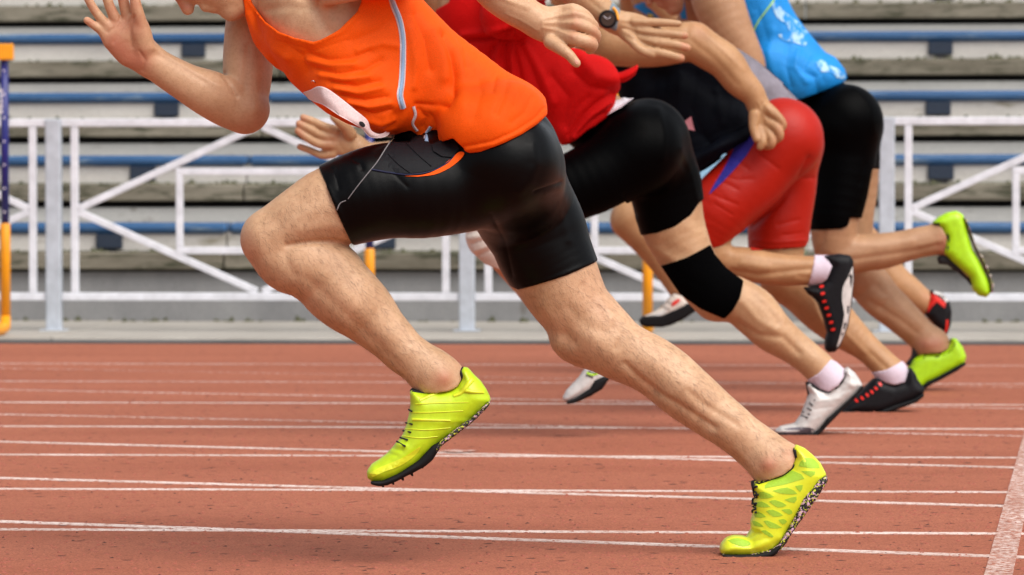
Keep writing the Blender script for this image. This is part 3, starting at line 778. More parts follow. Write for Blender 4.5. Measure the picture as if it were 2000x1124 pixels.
pX = [(1099, 776), (1106, 763), (1129, 739), (1142, 720), (1150, 712), (1170, 712), (1186, 722), (1190, 737), (1175, 756), (1153, 769), (1123, 783), (1108, 787), (1100, 782)]
pK = [(1608, 500), (1640, 496), (1660, 499), (1666, 510), (1667, 540), (1664, 585), (1656, 636), (1640, 676), (1631, 687), (1617, 689), (1611, 682), (1611, 665), (1615, 650), (1608, 622), (1597, 592), (1588, 582), (1578, 575), (1569, 562), (1594, 559), (1612, 545), (1622, 520)]
pL = [(1636, 802), (1645, 797), (1669, 778), (1690, 755), (1704, 741), (1712, 738), (1728, 746), (1744, 750), (1764, 745), (1772, 728), (1778, 717), (1786, 728), (1792, 742), (1805, 759), (1803, 770), (1788, 781), (1755, 794), (1726, 805), (1711, 808), (1682, 808.5), (1645, 807)]
pM = [(1820, 436), (1832, 425), (1848, 416), (1867, 412), (1880, 420), (1885, 436), (1889, 455), (1899, 488), (1913, 512), (1925, 538), (1932, 556), (1934, 572), (1925, 581), (1911, 578), (1900, 566), (1893, 542), (1881, 531), (1860, 512), (1848, 500), (1842, 494), (1845, 465), (1836, 446)]
pO = [(1776, 716), (1783, 702), (1799, 691), (1815, 688), (1832, 688), (1848, 681), (1856, 668), (1857, 661), (1867, 661), (1880, 679), (1886, 697), (1882, 710), (1865, 721), (1832, 739), (1810, 750), (1795, 762), (1770, 768), (1740, 768), (1732, 762), (1750, 745)]
pQ = [(1817, 566), (1839, 573), (1853, 588), (1858, 608), (1856, 635), (1848, 655), (1838, 648), (1825, 636), (1805, 614), (1812, 590)]
pR = [(1250, 628), (1255, 619), (1272, 612), (1293, 600), (1306, 582), (1317, 571), (1336, 577), (1344, 590), (1362, 596), (1362, 603), (1336, 618), (1310, 632), (1293, 637), (1262, 637), (1251, 634)]
# ------------------------------------------------------------------ runner 1: orange vest
V1 = 0.0028
r1 = empty('person', G(1490, 1086), label='nearest runner in an orange vest and black shorts, bent forward, right hand raised', cat='person', group=GRP)
B = Field.px(130, -230, 1640, 1100, 7.78, 8.62, V1)
N1, F1 = 8.12, 8.36        # near (left) and far (right) side
# front leg
B.add([(1000, 330, 92, 8.2), (905, 350, 96, 8.17), (820, 366, 90, 8.14), (740, 382, 84, 8.12), (657, 401, 80, 8.11), (600, 425, 68, 8.10), (560, 447, 61, 8.10), (529, 466, 58, 8.10)], k=0.02)
front_leg = [(530, 468, 59, 8.10), (562, 508, 62, 8.10), (598, 516, 68, 8.10), (635, 536, 72, 8.11), (658, 562, 71, 8.11), (682, 584, 68, 8.11), (711, 608, 61, 8.12), (742, 640, 51, 8.12), (766, 663, 46.5, 8.12), (789, 687, 44, 8.12), (815, 706, 43, 8.12), (846, 730, 44, 8.12)]
B.add(front_leg, k=0.007, q=0.94)
B.add([(846, 730, 43, 8.12), (866, 770, 38, 8.12), (846, 810, 28, 8.12), (810, 860, 16, 8.12)], k=0.02)
B.add([(880, 735, 26, 8.12), (910, 770, 34, 8.12)], k=0.02)
# rear (stance) leg
B.add([(1000, 330, 92, 8.28), (1020, 400, 96, 8.33), (1048, 450, 92, 8.35), (1065, 490, 88, 8.35), (1089, 543, 82, 8.35), (1104, 572, 77, 8.35), (1122, 600, 71.5, 8.35), (1145, 625, 68, 8.35), (1162, 648, 68, 8.35)], k=0.02)
stance = [(1150, 640, 69, 8.35), (1182, 664, 66, 8.34), (1208, 682, 61, 8.34), (1238, 697, 58, 8.34), (1270, 712, 57, 8.34), (1302, 734, 57, 8.34), (1332, 760, 56, 8.33), (1363, 785, 53, 8.33), (1394, 809, 49, 8.33), (1423, 831, 46.5, 8.32), (1449, 852, 44.5, 8.32), (1477, 874, 46, 8.32), (1504, 897, 48.5, 8.31), (1520, 915, 47, 8.31)]
B.add(stance, k=0.012, q=0.96)
B.add([(1104, 668, 26, 8.33), (1125, 668, 40, 8.34)], k=0.03)          # knee cap
B.add([(1520, 915, 45, 8.31), (1530, 960, 40, 8.31), (1518, 1000, 26, 8.31), (1500, 1040, 16, 8.31)], k=0.02)
B.add([(1545, 905, 30, 8.31), (1570, 940, 30, 8.31)], k=0.02)
# hips and trunk
B.add([(985, 322, 96, 8.14), (985, 322, 96, 8.34)], k=0.03, n=1)
B.add([(985, 285, 92, 8.24), (945, 230, 86, 8.24), (903, 208, 94, 8.24), (807, 160, 115, 8.24), (738, 117, 131, 8.24), (678, 64, 140, 8.24), (640, 0, 134, 8.26)], k=0.04, q=0.85)
B.add([(520, -20, 46, 8.36), (545, 40, 46, 8.32), (590, 90, 50, 8.28)], k=0.03)
B.add([(500, -35, 60, 8.44), (620, -75, 72, 8.32), (760, -75, 66, 8.06)], k=0.05)
B.add([(640, -70, 58, 8.28), (560, -85, 50, 8.30), (480, -90, 48, 8.32)], k=0.03)      # neck
# chest relief: collar bones and breast muscle
B.add([(505, -5, 16, 8.38), (560, 0, 15, 8.24), (610, -8, 14, 8.16)], k=0.02)
B.add([(720, -20, 17, 8.06), (660, -8, 16, 8.09), (622, 0, 14, 8.13)], k=0.02)
q1 = head(B, 392, -90, 8.32, 1000, (-0.42, 0.91))
TR = B.copy(); TC = B.copy()
# right arm, forward
B.add([(500, -35, 56, 8.44), (490, 10, 46, 8.43), (486, 55, 46, 8.42), (485, 105, 49, 8.41), (483, 150, 48, 8.40), (478, 195, 46, 8.39), (479, 213, 45, 8.38)], k=0.02)
B.add([(478, 214, 48, 8.38), (445, 200, 49, 8.37), (408, 183, 45.5, 8.35), (366, 163, 38, 8.34), (318, 135, 33, 8.33), (285, 112, 30, 8.32)], k=0.008, q=0.9)
B.add([(290, 118, 30, 8.32), (262, 92, 38, 8.315), (252, 72, 40, 8.31)], k=0.015, q=0.5)       # palm
B.add([(250, 106, 22, 8.315), (226, 78, 24, 8.31), (218, 58, 20, 8.31)], k=0.012, q=0.7)       # heel of the hand
B.add([(283, 90, 19, 8.30), (275, 62, 20, 8.295), (268, 40, 16, 8.295)], k=0.012, q=0.85)      # ball of the thumb
fingers(B, 8.31, [
    [(214, 84, 11.5, 8.31), (199, 62, 9, 8.305), (185, 51, 8.2, 8.30), (170, 40, 7.2, 8.295)],
    [(222, 66, 11, 8.31), (206, 47, 10, 8.305), (186, 22, 8.8, 8.30), (171, -4, 8.2, 8.295), (158, -30, 7, 8.29)],
    [(236, 54, 12, 8.31), (219, 24, 10.5, 8.305), (208, -6, 9.5, 8.30), (199, -34, 9, 8.295), (194, -52, 7.5, 8.29)],
    [(254, 46, 12, 8.31), (244, 14, 11, 8.305), (238, -14, 10, 8.30), (235, -40, 9, 8.295), (234, -55, 7.5, 8.29)],
    [(280, 72, 15, 8.30), (272, 36, 12.5, 8.285), (265, 8, 11, 8.28), (262, -14, 9, 8.28)]])
# left arm, back
B.add([(765, -80, 60, 8.06), (820, -95, 50, 8.03), (880, -100, 45, 8.00), (930, -88, 42, 7.99)], k=0.02)
B.add([(925, -85, 42, 7.99), (955, -45, 46, 7.99), (972, -20, 44, 8.00), (1000, 8, 38, 8.00), (1030, 30, 33, 8.00), (1055, 45, 30, 8.00)], k=0.01)
B.add([(1055, 45, 29, 8.0), (1080, 52, 36, 8.0), (1102, 56, 38, 8.0)], k=0.015, q=0.55)
B.add([(1100, 42, 30, 8.0), (1112, 62, 28, 8.0)], k=0.015, q=0.6)
fingers(B, 7.98, [
    [(1096, 25, 13, 8.0), (1118, 17, 10.5, 7.985), (1138, 24, 9, 7.985), (1152, 36, 8, 7.99), (1158, 46, 7, 8.0)],
    [(1098, 38, 13, 7.99), (1122, 30, 11.5, 7.975), (1144, 37, 10, 7.975), (1160, 49, 9, 7.985), (1163, 58, 7.5, 8.0)],
    [(1098, 52, 13, 7.99), (1124, 48, 12.5, 7.97), (1148, 56, 11, 7.97), (1164, 67, 10, 7.98), (1165, 78, 8, 7.99)],
    [(1098, 70, 14, 7.985), (1122, 76, 14, 7.965), (1144, 82, 13.5, 7.965), (1157, 88, 12, 7.975), (1152, 97, 10, 7.985)],
    [(1076, 82, 15, 7.985), (1098, 97, 12.5, 7.965), (1112, 108, 10.5, 7.96), (1122, 120, 9.5, 7.96), (1126, 124, 8.5, 7.96)]])
ops = [
    ([(560, 480), (600, 474), (650, 471), (692, 477)], 5, -0.005), ([(500, 455), (505, 480), (520, 510)], 16, 0.003),
    ([(555, 495), (560, 515), (575, 535)], 10, -0.003), ([(540, 435), (590, 400), (640, 385)], 14, -0.003), ([(590, 450), (640, 440), (680, 445)], 12, 0.003),
    ([(600, 545), (660, 600), (730, 665), (780, 715)], 10, -0.0025), ([(640, 540), (700, 600), (760, 660)], 16, 0.003), ([(720, 560), (760, 620), (800, 670)], 7, -0.002),
    ([(868, 738)], 15, 0.006), ([(905, 700), (880, 690), (850, 660)], 6, -0.003),
    ([(1222, 712), (1250, 740), (1290, 770), (1340, 800), (1395, 836)], 7, -0.0055), ([(1235, 722), (1290, 752), (1350, 780)], 16, 0.0),
    ([(1260, 700), (1300, 730), (1345, 765)], 20, 0.005), ([(1345, 765), (1375, 790), (1440, 830)], 7, -0.0035), ([(1240, 765), (1300, 805), (1380, 855)], 10, 0.003),
    ([(1103, 655), (1118, 668)], 13, -0.006), ([(1150, 660), (1195, 690)], 18, 0.003), ([(1200, 640), (1215, 655), (1205, 680)], 8, -0.003),
    ([(1110, 600), (1150, 640), (1190, 650)], 12, -0.003), ([(1175, 590), (1195, 620)], 10, 0.004), ([(1060, 600), (1090, 640)], 12, 0.003), ([(1140, 560), (1165, 600)], 8, -0.002),
    ([(1500, 907)], 15, 0.006), ([(1540, 890), (1500, 860), (1460, 820)], 7, -0.002), ([(1530, 880), (1480, 838)], 7, 0.002), ([(1440, 880), (1480, 925)], 8, 0.002),
    ([(300, 95), (340, 118), (390, 148), (430, 170)], 5, 0.0022), ([(310, 108), (350, 130), (400, 160)], 5, -0.0022), ([(436, 144), (446, 160), (462, 188)], 5, -0.006),
    ([(455, 60), (458, 100), (465, 140)], 16, 0.004), ([(485, 90), (480, 140), (478, 180)], 8, -0.003), ([(510, 120), (505, 170), (500, 215)], 12, 0.003),
    ([(272, 100), (284, 118), (278, 138)], 2.5, -0.0030), ([(262, 32), (254, 60), (258, 92)], 2.6, -0.0030), ([(256, 36), (240, 55), (222, 84)], 2.6, -0.0030), ([(236, 34), (228, 52), (210, 64)], 2.6, -0.0030),
    ([(190, 26), (194, 22)], 2, -0.001), ([(181, 46), (185, 42)], 2, -0.001),
    # back of the left hand: sinews, veins, knuckles
    ([(1058, 40), (1085, 32), (1116, 28)], 3, 0.0018), ([(1058, 46), (1088, 44), (1120, 46)], 3, 0.0018), ([(1060, 54), (1090, 60), (1118, 72)], 3, 0.0018), ([(1065, 40), (1092, 38)], 3, -0.001), ([(1068, 52), (1096, 54)], 3, -0.001),
    ([(1030, 15), (1000, 5), (975, -5)], 4, 0.002), ([(1050, 60), (1020, 42), (990, 28)], 3, 0.0015), ([(1120, 24)], 6, 0.002), ([(1124, 46)], 6, 0.002), ([(1122, 72)], 6, 0.002), ([(1066, 12), (1072, 18)], 5, -0.002),
    # chest
    ([(616, 8), (624, 30), (640, 60)], 14, -0.008), ([(590, -6), (606, 2), (616, 14)], 10, -0.009), ([(560, 30), (590, 60)], 30, 0.003), ([(670, 20), (650, 55)], 24, 0.003), ([(520, 20), (560, 14), (600, 16)], 9, -0.003),
]
flush1 = [([(868, 742)], 18, 0.55), ([(1502, 908)], 17, 0.6), ([(475, 470), (480, 500)], 22, 0.22), ([(480, 255), (500, 245)], 26, 0.32), ([(225, 85), (250, 112), (270, 118)], 28, 0.75), ([(235, 50), (262, 50)], 30, 0.5), ([(222, 20), (240, 0), (264, 10)], 16, 0.45),
          ([(172, 38), (180, 44)], 9, 0.45), ([(185, 20), (175, 5)], 9, 0.35), ([(1118, 70), (1128, 46), (1124, 28)], 10, 0.3), ([(1545, 890), (1560, 905)], 20, 0.3), ([(1160, 82), (1164, 60)], 10, 0.3),
          ([(1090, 640), (1130, 680)], 30, 0.18), ([(1180, 600), (1160, 560)], 40, 0.12), ([(900, 700), (905, 715)], 14, 0.25), ([(345, 2), (356, 14), (366, 14)], 10, 0.7)]
# black shorts
S = B.sub(600, 190, 1190, 600, 7.95, 8.55)
S.add([(1000, 335, 98, 8.2), (905, 352, 102, 8.17), (822, 370, 96, 8.13), (760, 371, 92, 8.12), (715, 380, 89, 8.11), (657, 401, 84, 8.11), (600, 425, 74, 8.10)], k=0.02)
S.add([(985, 330, 103, 8.2), (1020, 400, 102, 8.33), (1048, 450, 97, 8.35), (1062, 492, 92, 8.35), (1089, 543, 85, 8.35), (1110, 585, 78, 8.35)], k=0.03)
S.add([(985, 318, 104, 8.14), (985, 318, 104, 8.36)], k=0.03, n=1)
S.add([(940, 275, 96, 8.24), (900, 250, 100, 8.24)], k=0.04)
S.join(TR, 0.0028, 0.004)
S.wear(TC, [(624, 324), (642, 360), (664, 415), (691, 478), (760, 500), (880, 520), (1012, 571), (1060, 556), (1110, 540), (1168, 515), (1230, 480), (1230, 220), (1085, 212), (1055, 226), (1030, 243), (990, 263), (945, 278), (908, 282), (897, 268), (860, 252), (800, 238), (760, 238), (700, 260), (600, 300)], 8.15)
shorts1 = build(S, 'shorts', LYCRA, r1, [
    ([(1040, 285), (1046, 320), (1036, 350), (1015, 372)], 11, 0.003), ([(1096, 356), (1075, 364), (1045, 374)], 3.2, -0.003), ([(1092, 370), (1066, 378)], 5, 0.0012),
    ([(692, 312), (703, 318), (707, 330)], 4, -0.003), ([(651, 330), (658, 350), (662, 368)], 4, -0.003), ([(756, 320), (775, 345), (795, 365)], 4, -0.002), ([(900, 330), (950, 360)], 30, -0.003),
    ([(960, 420), (985, 470), (1000, 540)], 5, -0.002), ([(1095, 420), (1110, 470)], 8, 0.002), ([(640, 365), (664, 415), (688, 470)], 4, 0.0012), ([(1020, 560), (1080, 545), (1160, 512)], 4, 0.0012),
    ([(745, 300), (765, 310)], 6, -0.002)])
ribbon('side_seam', shorts1, [(767, 270), (754, 290), (736, 318), (718, 340), (697, 366), (680, 389)], 1.6, SEAM, shorts1)
ribbon('side_seam', shorts1, [(676, 392), (664, 398), (657, 414)], [1.8, 2.4], SEAM, shorts1)
patch('side_panel', shorts1, smooth2([(768, 272), (792, 262), (815, 260), (836, 278), (852, 288), (880, 286), (886, 302), (868, 320), (838, 334), (800, 339), (762, 337), (730, 331), (738, 318)], 2), CHAR, shorts1, 0.0012, 7)
cord('panel_seam', shorts1, [(758, 302), (778, 322), (800, 338)], 0.9, CHAR, shorts1, 0.0018)
cord('panel_seam', shorts1, [(782, 270), (812, 300), (842, 326)], 0.9, CHAR, shorts1, 0.0018)
ribbon('blue_piping', shorts1, [(726, 332), (760, 338), (800, 342), (840, 336), (872, 320), (888, 304)], 2.5, CHARB, shorts1, 0.0022)
patch('orange_piping', shorts1, smooth2([(790, 345), (828, 342), (856, 330), (884, 308), (898, 298), (908, 300), (900, 312), (876, 330), (848, 342), (815, 346)], 3), ORANGE, shorts1, 0.0022, 5)

# orange vest
V = B.sub(440, -120, 1100, 330, 7.9, 8.6)
V.add([(985, 248, 84, 8.22), (945, 227, 94, 8.22), (905, 205, 103, 8.22), (809, 157, 124, 8.22), (740, 114, 141, 8.22), (680, 61, 150, 8.22), (640, 0, 142, 8.25)], k=0.03, q=0.88)
V.add([(965, 262, 90, 8.14), (975, 258, 90, 8.34)], k=0.03, n=1)
V.add([(915, 242, 58, 8.10), (958, 246, 64, 8.10)], k=0.05)
V.add([(1002, 232, 66, 8.15), (1002, 232, 66, 8.32)], k=0.04, n=1)
V.add([(690, 165, 84, 8.15), (745, 195, 66, 8.14)], k=0.03)
V.add([(502, -60, 40, 8.36), (500, -20, 36, 8.335), (504, 20, 34, 8.325), (516, 60, 32, 8.30), (545, 100, 34, 8.26)], k=0.02)
V.add([(640, -60, 75, 8.30), (760, -75, 72, 8.08)], k=0.05)
V.join(TR, 0.004, 0.006)
hem1 = [(1069, 209), (1069, 224), (1050, 243), (1019, 264), (984, 281), (938, 298), (916, 300), (906, 290), (886, 271), (862, 279), (850, 287), (831, 282), (815, 264), (802, 255), (772, 263), (745, 262), (720, 256), (680, 243), (640, 222), (598, 190), (570, 165), (535, 133), (515, 114), (496, 93), (487, 78), (479, 55), (471, 25), (464, -20), (464, -110), (478, -110), (476, -30), (483, 0), (498, 22), (515, 42), (543, 63), (578, 77), (613, 84), (631, 81), (666, 60), (700, 26), (716, -12), (724, -70), (735, -115), (800, -135), (850, -30), (880, 10), (915, 50), (955, 90), (990, 125), (1030, 150), (1064, 180)]
V.wear(TC, hem1, 8.16)
V.cut([(800, 222, 16, 8.085), (780, 238, 18, 8.09), (772, 252, 16, 8.10)], k=0.012)
vest = build(V, 'vest', ORANGE, r1, [
    ([(600, 105), (640, 117), (684, 114), (722, 100)], 7, -0.0068), ([(600, 118), (645, 128), (690, 126)], 6, 0.0051), ([(612, 133), (658, 144), (712, 136), (745, 118)], 6, -0.0068), ([(625, 147), (670, 156), (720, 150)], 6, 0.0051),
    ([(645, 160), (696, 169), (742, 158)], 6, -0.0076), ([(655, 173), (700, 182), (745, 172)], 6, 0.0051), ([(668, 188), (712, 197), (756, 189)], 6, -0.0076), ([(680, 200), (720, 210), (760, 202)], 6, 0.0051), ([(696, 214), (730, 224), (765, 216)], 5, -0.0068), ([(715, 235), (745, 243), (768, 232)], 6, 0.0068),
    ([(560, 90), (590, 110), (600, 140)], 10, -0.0051), ([(690, 80), (740, 60), (765, 40)], 12, -0.0051), ([(700, 100), (745, 85), (775, 90)], 7, 0.0043),
    ([(866, 70), (882, 110), (888, 150), (884, 185), (868, 204)], 8, -0.0119), ([(852, 60), (866, 100), (870, 150)], 14, 0.0068), ([(900, 100), (905, 150), (900, 200)], 16, 0.0051), ([(812, 28), (832, 80), (840, 135)], 9, -0.0085), ([(800, 60), (812, 120), (808, 170)], 8, 0.0051),
    ([(885, 52), (905, 90), (912, 130)], 9, -0.0059), ([(868, 203), (845, 206), (815, 204)], 5, -0.0068), ([(930, 140), (940, 180), (925, 230)], 12, -0.0034), ([(968, 150), (962, 175)], 6, -0.0051), ([(990, 162), (984, 190), (970, 220)], 7, -0.0048), ([(1015, 175), (1005, 205)], 6, -0.0034), ([(1040, 190), (1025, 220), (1000, 240)], 7, -0.0031),
    ([(820, 215), (832, 232), (826, 250)], 6, -0.0068), ([(840, 225), (852, 250), (846, 272)], 7, -0.0051), ([(906, 287), (960, 277), (1005, 258), (1045, 232), (1062, 212)], 2.6, -0.0031), ([(906, 294), (965, 282), (1015, 258), (1055, 230)], 4, 0.0027),
    ([(488, 30), (500, 60), (530, 95), (560, 115)], 8, 0.0051), ([(505, 95), (530, 118), (560, 145)], 8, -0.0051), ([(483, 0), (500, 24), (545, 66), (613, 87), (668, 63), (702, 28)], 3.5, 0.0026), ([(540, 80), (610, 100), (680, 78)], 3, -0.0020)])
pts = [(760, -20), (768, 10), (779, 38), (786, 70), (787, 105), (786, 140), (784, 165), (781, 188), (787, 212)]
ribbon('side_piping', vest, pts, 12, PIPEW, vest, 0.0012); ribbon('side_piping', vest, pts, 6.5, PIPE, vest, 0.0024)
ribbon('hem_piping', vest, [(807, 208), (811, 225), (806, 242), (815, 256)], 5, PIPEW, vest, 0.0015)
pts = [(842, 247), (834, 262), (833, 282)]
ribbon('hem_piping', vest, pts, [6, 12], PIPEW, vest, 0.0014); ribbon('hem_piping', vest, pts, [2, 7], PIPE, vest, 0.0026)
patch('waistband', shorts1, [(843, 286), (862, 277), (884, 271), (899, 293), (882, 309), (862, 308), (846, 298)], CHAR, shorts1, 0.004, 6)
# race bib, pinned low on the vest and curling in the wind
bib = sheet('race_bib', [
    [(592, 181, 8.17), (606, 176, 8.11), (622, 169, 8.065), (640, 174, 8.055), (668, 194, 8.05), (696, 217, 8.055), (717, 235, 8.065), (724, 254, 8.08), (738, 262, 8.10), (752, 258, 8.12), (762, 245, 8.15)],
    [(598, 188, 8.175), (610, 188, 8.115), (624, 186, 8.068), (638, 193, 8.052), (664, 212, 8.045), (691, 233, 8.05), (713, 249, 8.062), (724, 262, 8.078), (739, 266, 8.10), (754, 262, 8.12), (764, 248, 8.15)],
    [(603, 194, 8.18), (614, 199, 8.12), (628, 204, 8.075), (640, 211, 8.055), (662, 226, 8.045), (686, 239, 8.05), (706, 251, 8.062), (721, 267, 8.08), (738, 270, 8.10), (756, 266, 8.12), (766, 251, 8.15)]], BIB, r1, 0.001)
me = bib.data; bc = np.zeros(len(me.vertices) * 3, np.float32); me.vertices.foreach_get('co', bc)
fl = [tuple(p.vertices) for p in me.polygons]; o_data['race_bib'] = (bc.reshape(-1, 3), np.array([f if len(f) == 4 else f + (f[-1],) for f in fl]))
def disc(c, rx, ry, ang=0, n=14, k=1.0): return [(c[0] + rx * math.cos(t) * math.cos(ang) - ry * math.sin(t) * math.sin(ang), c[1] + rx * math.cos(t) * math.sin(ang) + ry * math.sin(t) * math.cos(ang)) for t in np.linspace(0, 2 * math.pi, n + 1)[:-1]]
class _F: pass
def patch_on_bib(poly):
    v = [P(x, y, 8.03 if x > 690 else 8.03) for x, y in poly]; return pyd('printed_digit', v, [tuple(range(len(v)))[::-1]], LACE, bib)
_bvh['race_bib'] = BVHTree.FromPolygons([tuple(v) for v in bc.reshape(-1, 3)], fl)
patch('printed_digit', bib, disc((707, 243), 7, 4.2, 0.7), LACE, bib, 0.0006, 4, False)
patch('printed_digit', bib, [(650, 221), (656, 217), (663, 225), (657, 229)], LACE, bib, 0.0006, 4, False)
for (x, y) in ((614, 160), (628, 175)):
    c = on_surf(vest, x, y, 0.002); tube('safety_pin', [c + Vector((-0.004, -0.002, 0.001)), c + Vector((0, -0.004, 0.002)), c + Vector((0.004, -0.002, -0.002))], 0.0011, plain('steel_pin', (0.6, 0.6, 0.6), 0.25, 1.0), vest, 6)

shod(TC, pA, 8.12, tilt=0.05)
shod(TC, pB, 8.3, tilt=0.05)
body1 = build(dressed(B, TR, TC), 'body', SKIN1, r1, ops, flush1)

# shoes of runner 1
def shoe(parent, poly, sole, collar, laces, D, h, r, mats, tilt=0.0, vx=0.003, sole_h=0.003, name='shoe', ops=(), taper=0.0, soleD=None, tongue=None):
    xs = [p[0] for p in poly]; ys = [p[1] for p in poly]
    F = Field.px(min(xs) - 20, min(ys) - 20, max(xs) + 20, max(ys) + 20, D - h * 1.8 - 0.03, D + h * 1.8 + 0.03, vx)
    F.prism(poly, D, h, r, 0, tilt, taper)
    up = build(F, name, mats[0], parent, ops)
    if sole:
        F2 = Field.px(min(xs) - 20, min(ys) - 20, max(xs) + 20, max(ys) + 20, D - h * 1.8 - 0.03, D + h * 1.8 + 0.03, vx)
        F2.prism(sole, D, h + sole_h, 0.010, 0, tilt, 0.0)
        build(F2, 'sole', mats[1], up, [(disc((x, y), 1, 1)[:1], 5, 0.0012 * (1 if i % 2 else -1)) for i, (x, y) in enumerate(sole[::1])])
    if collar: ribbon('collar', up, collar, 5.5 * 8.3 / D, mats[2], up, 0.0015)
    for l in laces or (): cord('lace', up, l, 1.8 * 8.3 / D, mats[2], up, 0.002)
    if tongue:
        F3 = Field.px(min(xs) - 30, min(ys) - 30, max(xs) + 30, max(ys) + 30, D - h - 0.02, D + h + 0.02, vx)
        F3.prism(tongue, D, h * 0.45, 0.012, 0); build(F3, 'tongue', mats[2], up)
    return up
sA = [(850, 874), (862, 858), (895, 832), (925, 812), (948, 788), (957, 780), (959, 785), (950, 797), (925, 822), (893, 846), (866, 867), (852, 882)]
shA = shoe(r1, pA, sA, [(806, 763), (830, 766), (856, 764), (880, 759), (893, 751), (901, 737), (899, 724), (903, 717)], [[(797, 800), (806, 804)], [(792, 826), (806, 829)], [(788, 842), (803, 845)], [(783, 856), (797, 860)], [(776, 864), (792, 872)]], 8.12, 0.050, 0.034, (NEON, SPECK, LACE), tilt=0.05,
           ops=[([(740, 915), (780, 900), (815, 885)], 6, -0.002), ([(725, 910), (760, 890)], 6, -0.001), ([(805, 822), (860, 825), (905, 822)], 5, 0.0015), ([(768, 876), (785, 880)], 4, -0.003), ([(775, 868), (792, 872)], 4, 0.002), ([(758, 884), (774, 890)], 4, -0.0025), ([(905, 760), (930, 765), (945, 766)], 6, 0.002), ([(835, 775), (855, 768)], 4, 0.0015)],
           tongue=[(800, 762), (806, 758), (830, 764), (822, 780), (806, 800), (800, 796), (804, 780)])
F3 = Field.px(700, 830, 900, 960, 8.04, 8.2, 0.003)
F3.prism([(724, 937), (748, 936), (780, 922), (818, 897), (845, 868), (861, 860), (866, 866), (856, 880), (846, 896), (832, 908), (812, 919), (790, 930), (775, 938), (758, 945), (742, 947), (726, 943)], 8.12, 0.054, 0.008, 0, 0.05); build(F3, 'sole_plate', BLK, shA)
for x, y in ((745, 946), (765, 941), (784, 933), (802, 924), (822, 909), (838, 893)):
    c = P(x, y - 2, 8.09); tube('spike', [c, c - Vector((-0.004, 0, 0.008))], [0.0045, 0.0015], BLK, shA, 8)
patch('toe_guard', shA, smooth2([(722, 925), (745, 912), (785, 895), (820, 872), (812, 888), (785, 908), (750, 922), (728, 932)], 3), NEONR, shA, 0.0012, 6)
ribbon('heel_overlay', shA, [(922, 742), (912, 754), (900, 768), (886, 774)], [10, 5], NEONR, shA, 0.0014); ribbon('heel_overlay', shA, [(908, 764), (925, 766), (945, 767)], [7, 4], NEONR, shA, 0.0012)
ribbon('side_overlay', shA, [(806, 820), (840, 821), (880, 822)], [5, 3], NEONR, shA, 0.001); ribbon('side_overlay', shA, [(820, 782), (838, 774), (854, 768)], [6, 4], NEONR, shA, 0.0012)

sB = [(1613, 925), (1598, 934), (1582, 953), (1566, 972), (1553, 998), (1542, 1022), (1527, 1044), (1516, 1062), (1495, 1073), (1455, 1081), (1425, 1082), (1407, 1078), (1415, 1088), (1449, 1090.5), (1492, 1088.5), (1512, 1081), (1533, 1059), (1546, 1036), (1568, 1006), (1591, 974), (1614, 938)]
shB = shoe(r1, pB, sB, [(1474, 940), (1500, 934), (1528, 923), (1543, 911), (1551, 896), (1549, 876)], None, 8.30, 0.050, 0.035, (NEONR, SPECK, LACE), tilt=0.05,
           ops=[([(1430, 1060), (1450, 1068), (1470, 1066)], 6, -0.002), ([(1462, 1050), (1480, 1040)], 4, -0.004), ([(1470, 1058), (1500, 1052)], 5, -0.0025), ([(1468, 1030), (1486, 1036)], 4, 0.003), ([(1420, 1054), (1445, 1055)], 8, 0.002), ([(1480, 1068), (1520, 1050)], 8, 0.002)])
cB = lambda L: [(1380 + x / 4.3214, 840 + y / 4.3214) for x, y in L]
for L in ([(830, 238), (900, 243), (955, 325), (778, 305)], [(800, 348), (918, 352), (880, 398)], [(722, 342), (825, 412), (492, 495), (545, 430), (640, 396)], [(557, 515), (680, 487), (765, 540), (640, 540)],
          [(440, 532), (480, 522), (568, 565), (460, 580)], [(527, 605), (580, 592), (676, 635), (600, 655)], [(428, 612), (470, 606), (538, 650), (430, 650)], [(502, 685), (560, 674), (645, 720), (562, 733)],
          [(407, 692), (440, 690), (503, 735), (412, 738)], [(482, 770), (520, 767), (636, 824), (535, 828)], [(388, 767), (430, 777), (483, 818), (404, 808)], [(747, 475), (812, 466), (790, 523)],
          [(657, 590), (758, 562), (740, 618)], [(632, 675), (700, 667), (724, 700), (690, 713)], [(607, 760), (650, 752), (678, 775), (640, 798)], [(457, 852), (500, 848), (566, 898), (530, 903)]):
    patch('mesh_panel', shB, smooth2(cB(L) + [cB(L)[0]], 2)[:-1], NEOND, shB, 0.0006, 5)
patch('toe_panel', shB, smooth2(cB([(180, 935), (260, 915), (350, 940), (370, 970), (300, 985), (220, 960)]), 3), NEOND, shB, 0.0006, 5)
for a, b in (((1470, 1000), (1478, 1003)), ((1471, 985), (1479, 984)), ((1475, 968), (1482, 966)), ((1474, 953), (1480, 951))): cord('lace', shB, [a, b], 2.2, LACE, shB, 0.002)
cord('lace', shB, [(1474, 945), (1473, 960), (1472, 975), (1471, 990), (1471, 1002)], 1.8, LACE, shB, 0.002)
F3 = Field.px(1455, 925, 1500, 1000, 8.22, 8.38, 0.003); F3.prism([(1466, 941), (1473, 938), (1482, 942), (1479, 960), (1474, 978), (1470, 962)], 8.3, 0.02, 0.010, 0); build(F3, 'tongue', LACE, shB)
F3 = Field.px(1390, 1050, 1540, 1100, 8.2, 8.4, 0.0028)
F3.prism([(1407, 1079), (1430, 1080), (1470, 1079), (1500, 1073), (1520, 1060), (1526, 1062), (1512, 1080), (1494, 1088), (1450, 1090), (1415, 1088)], 8.30, 0.056, 0.006, 0, 0.05); build(F3, 'sole_plate', BLK, shB)
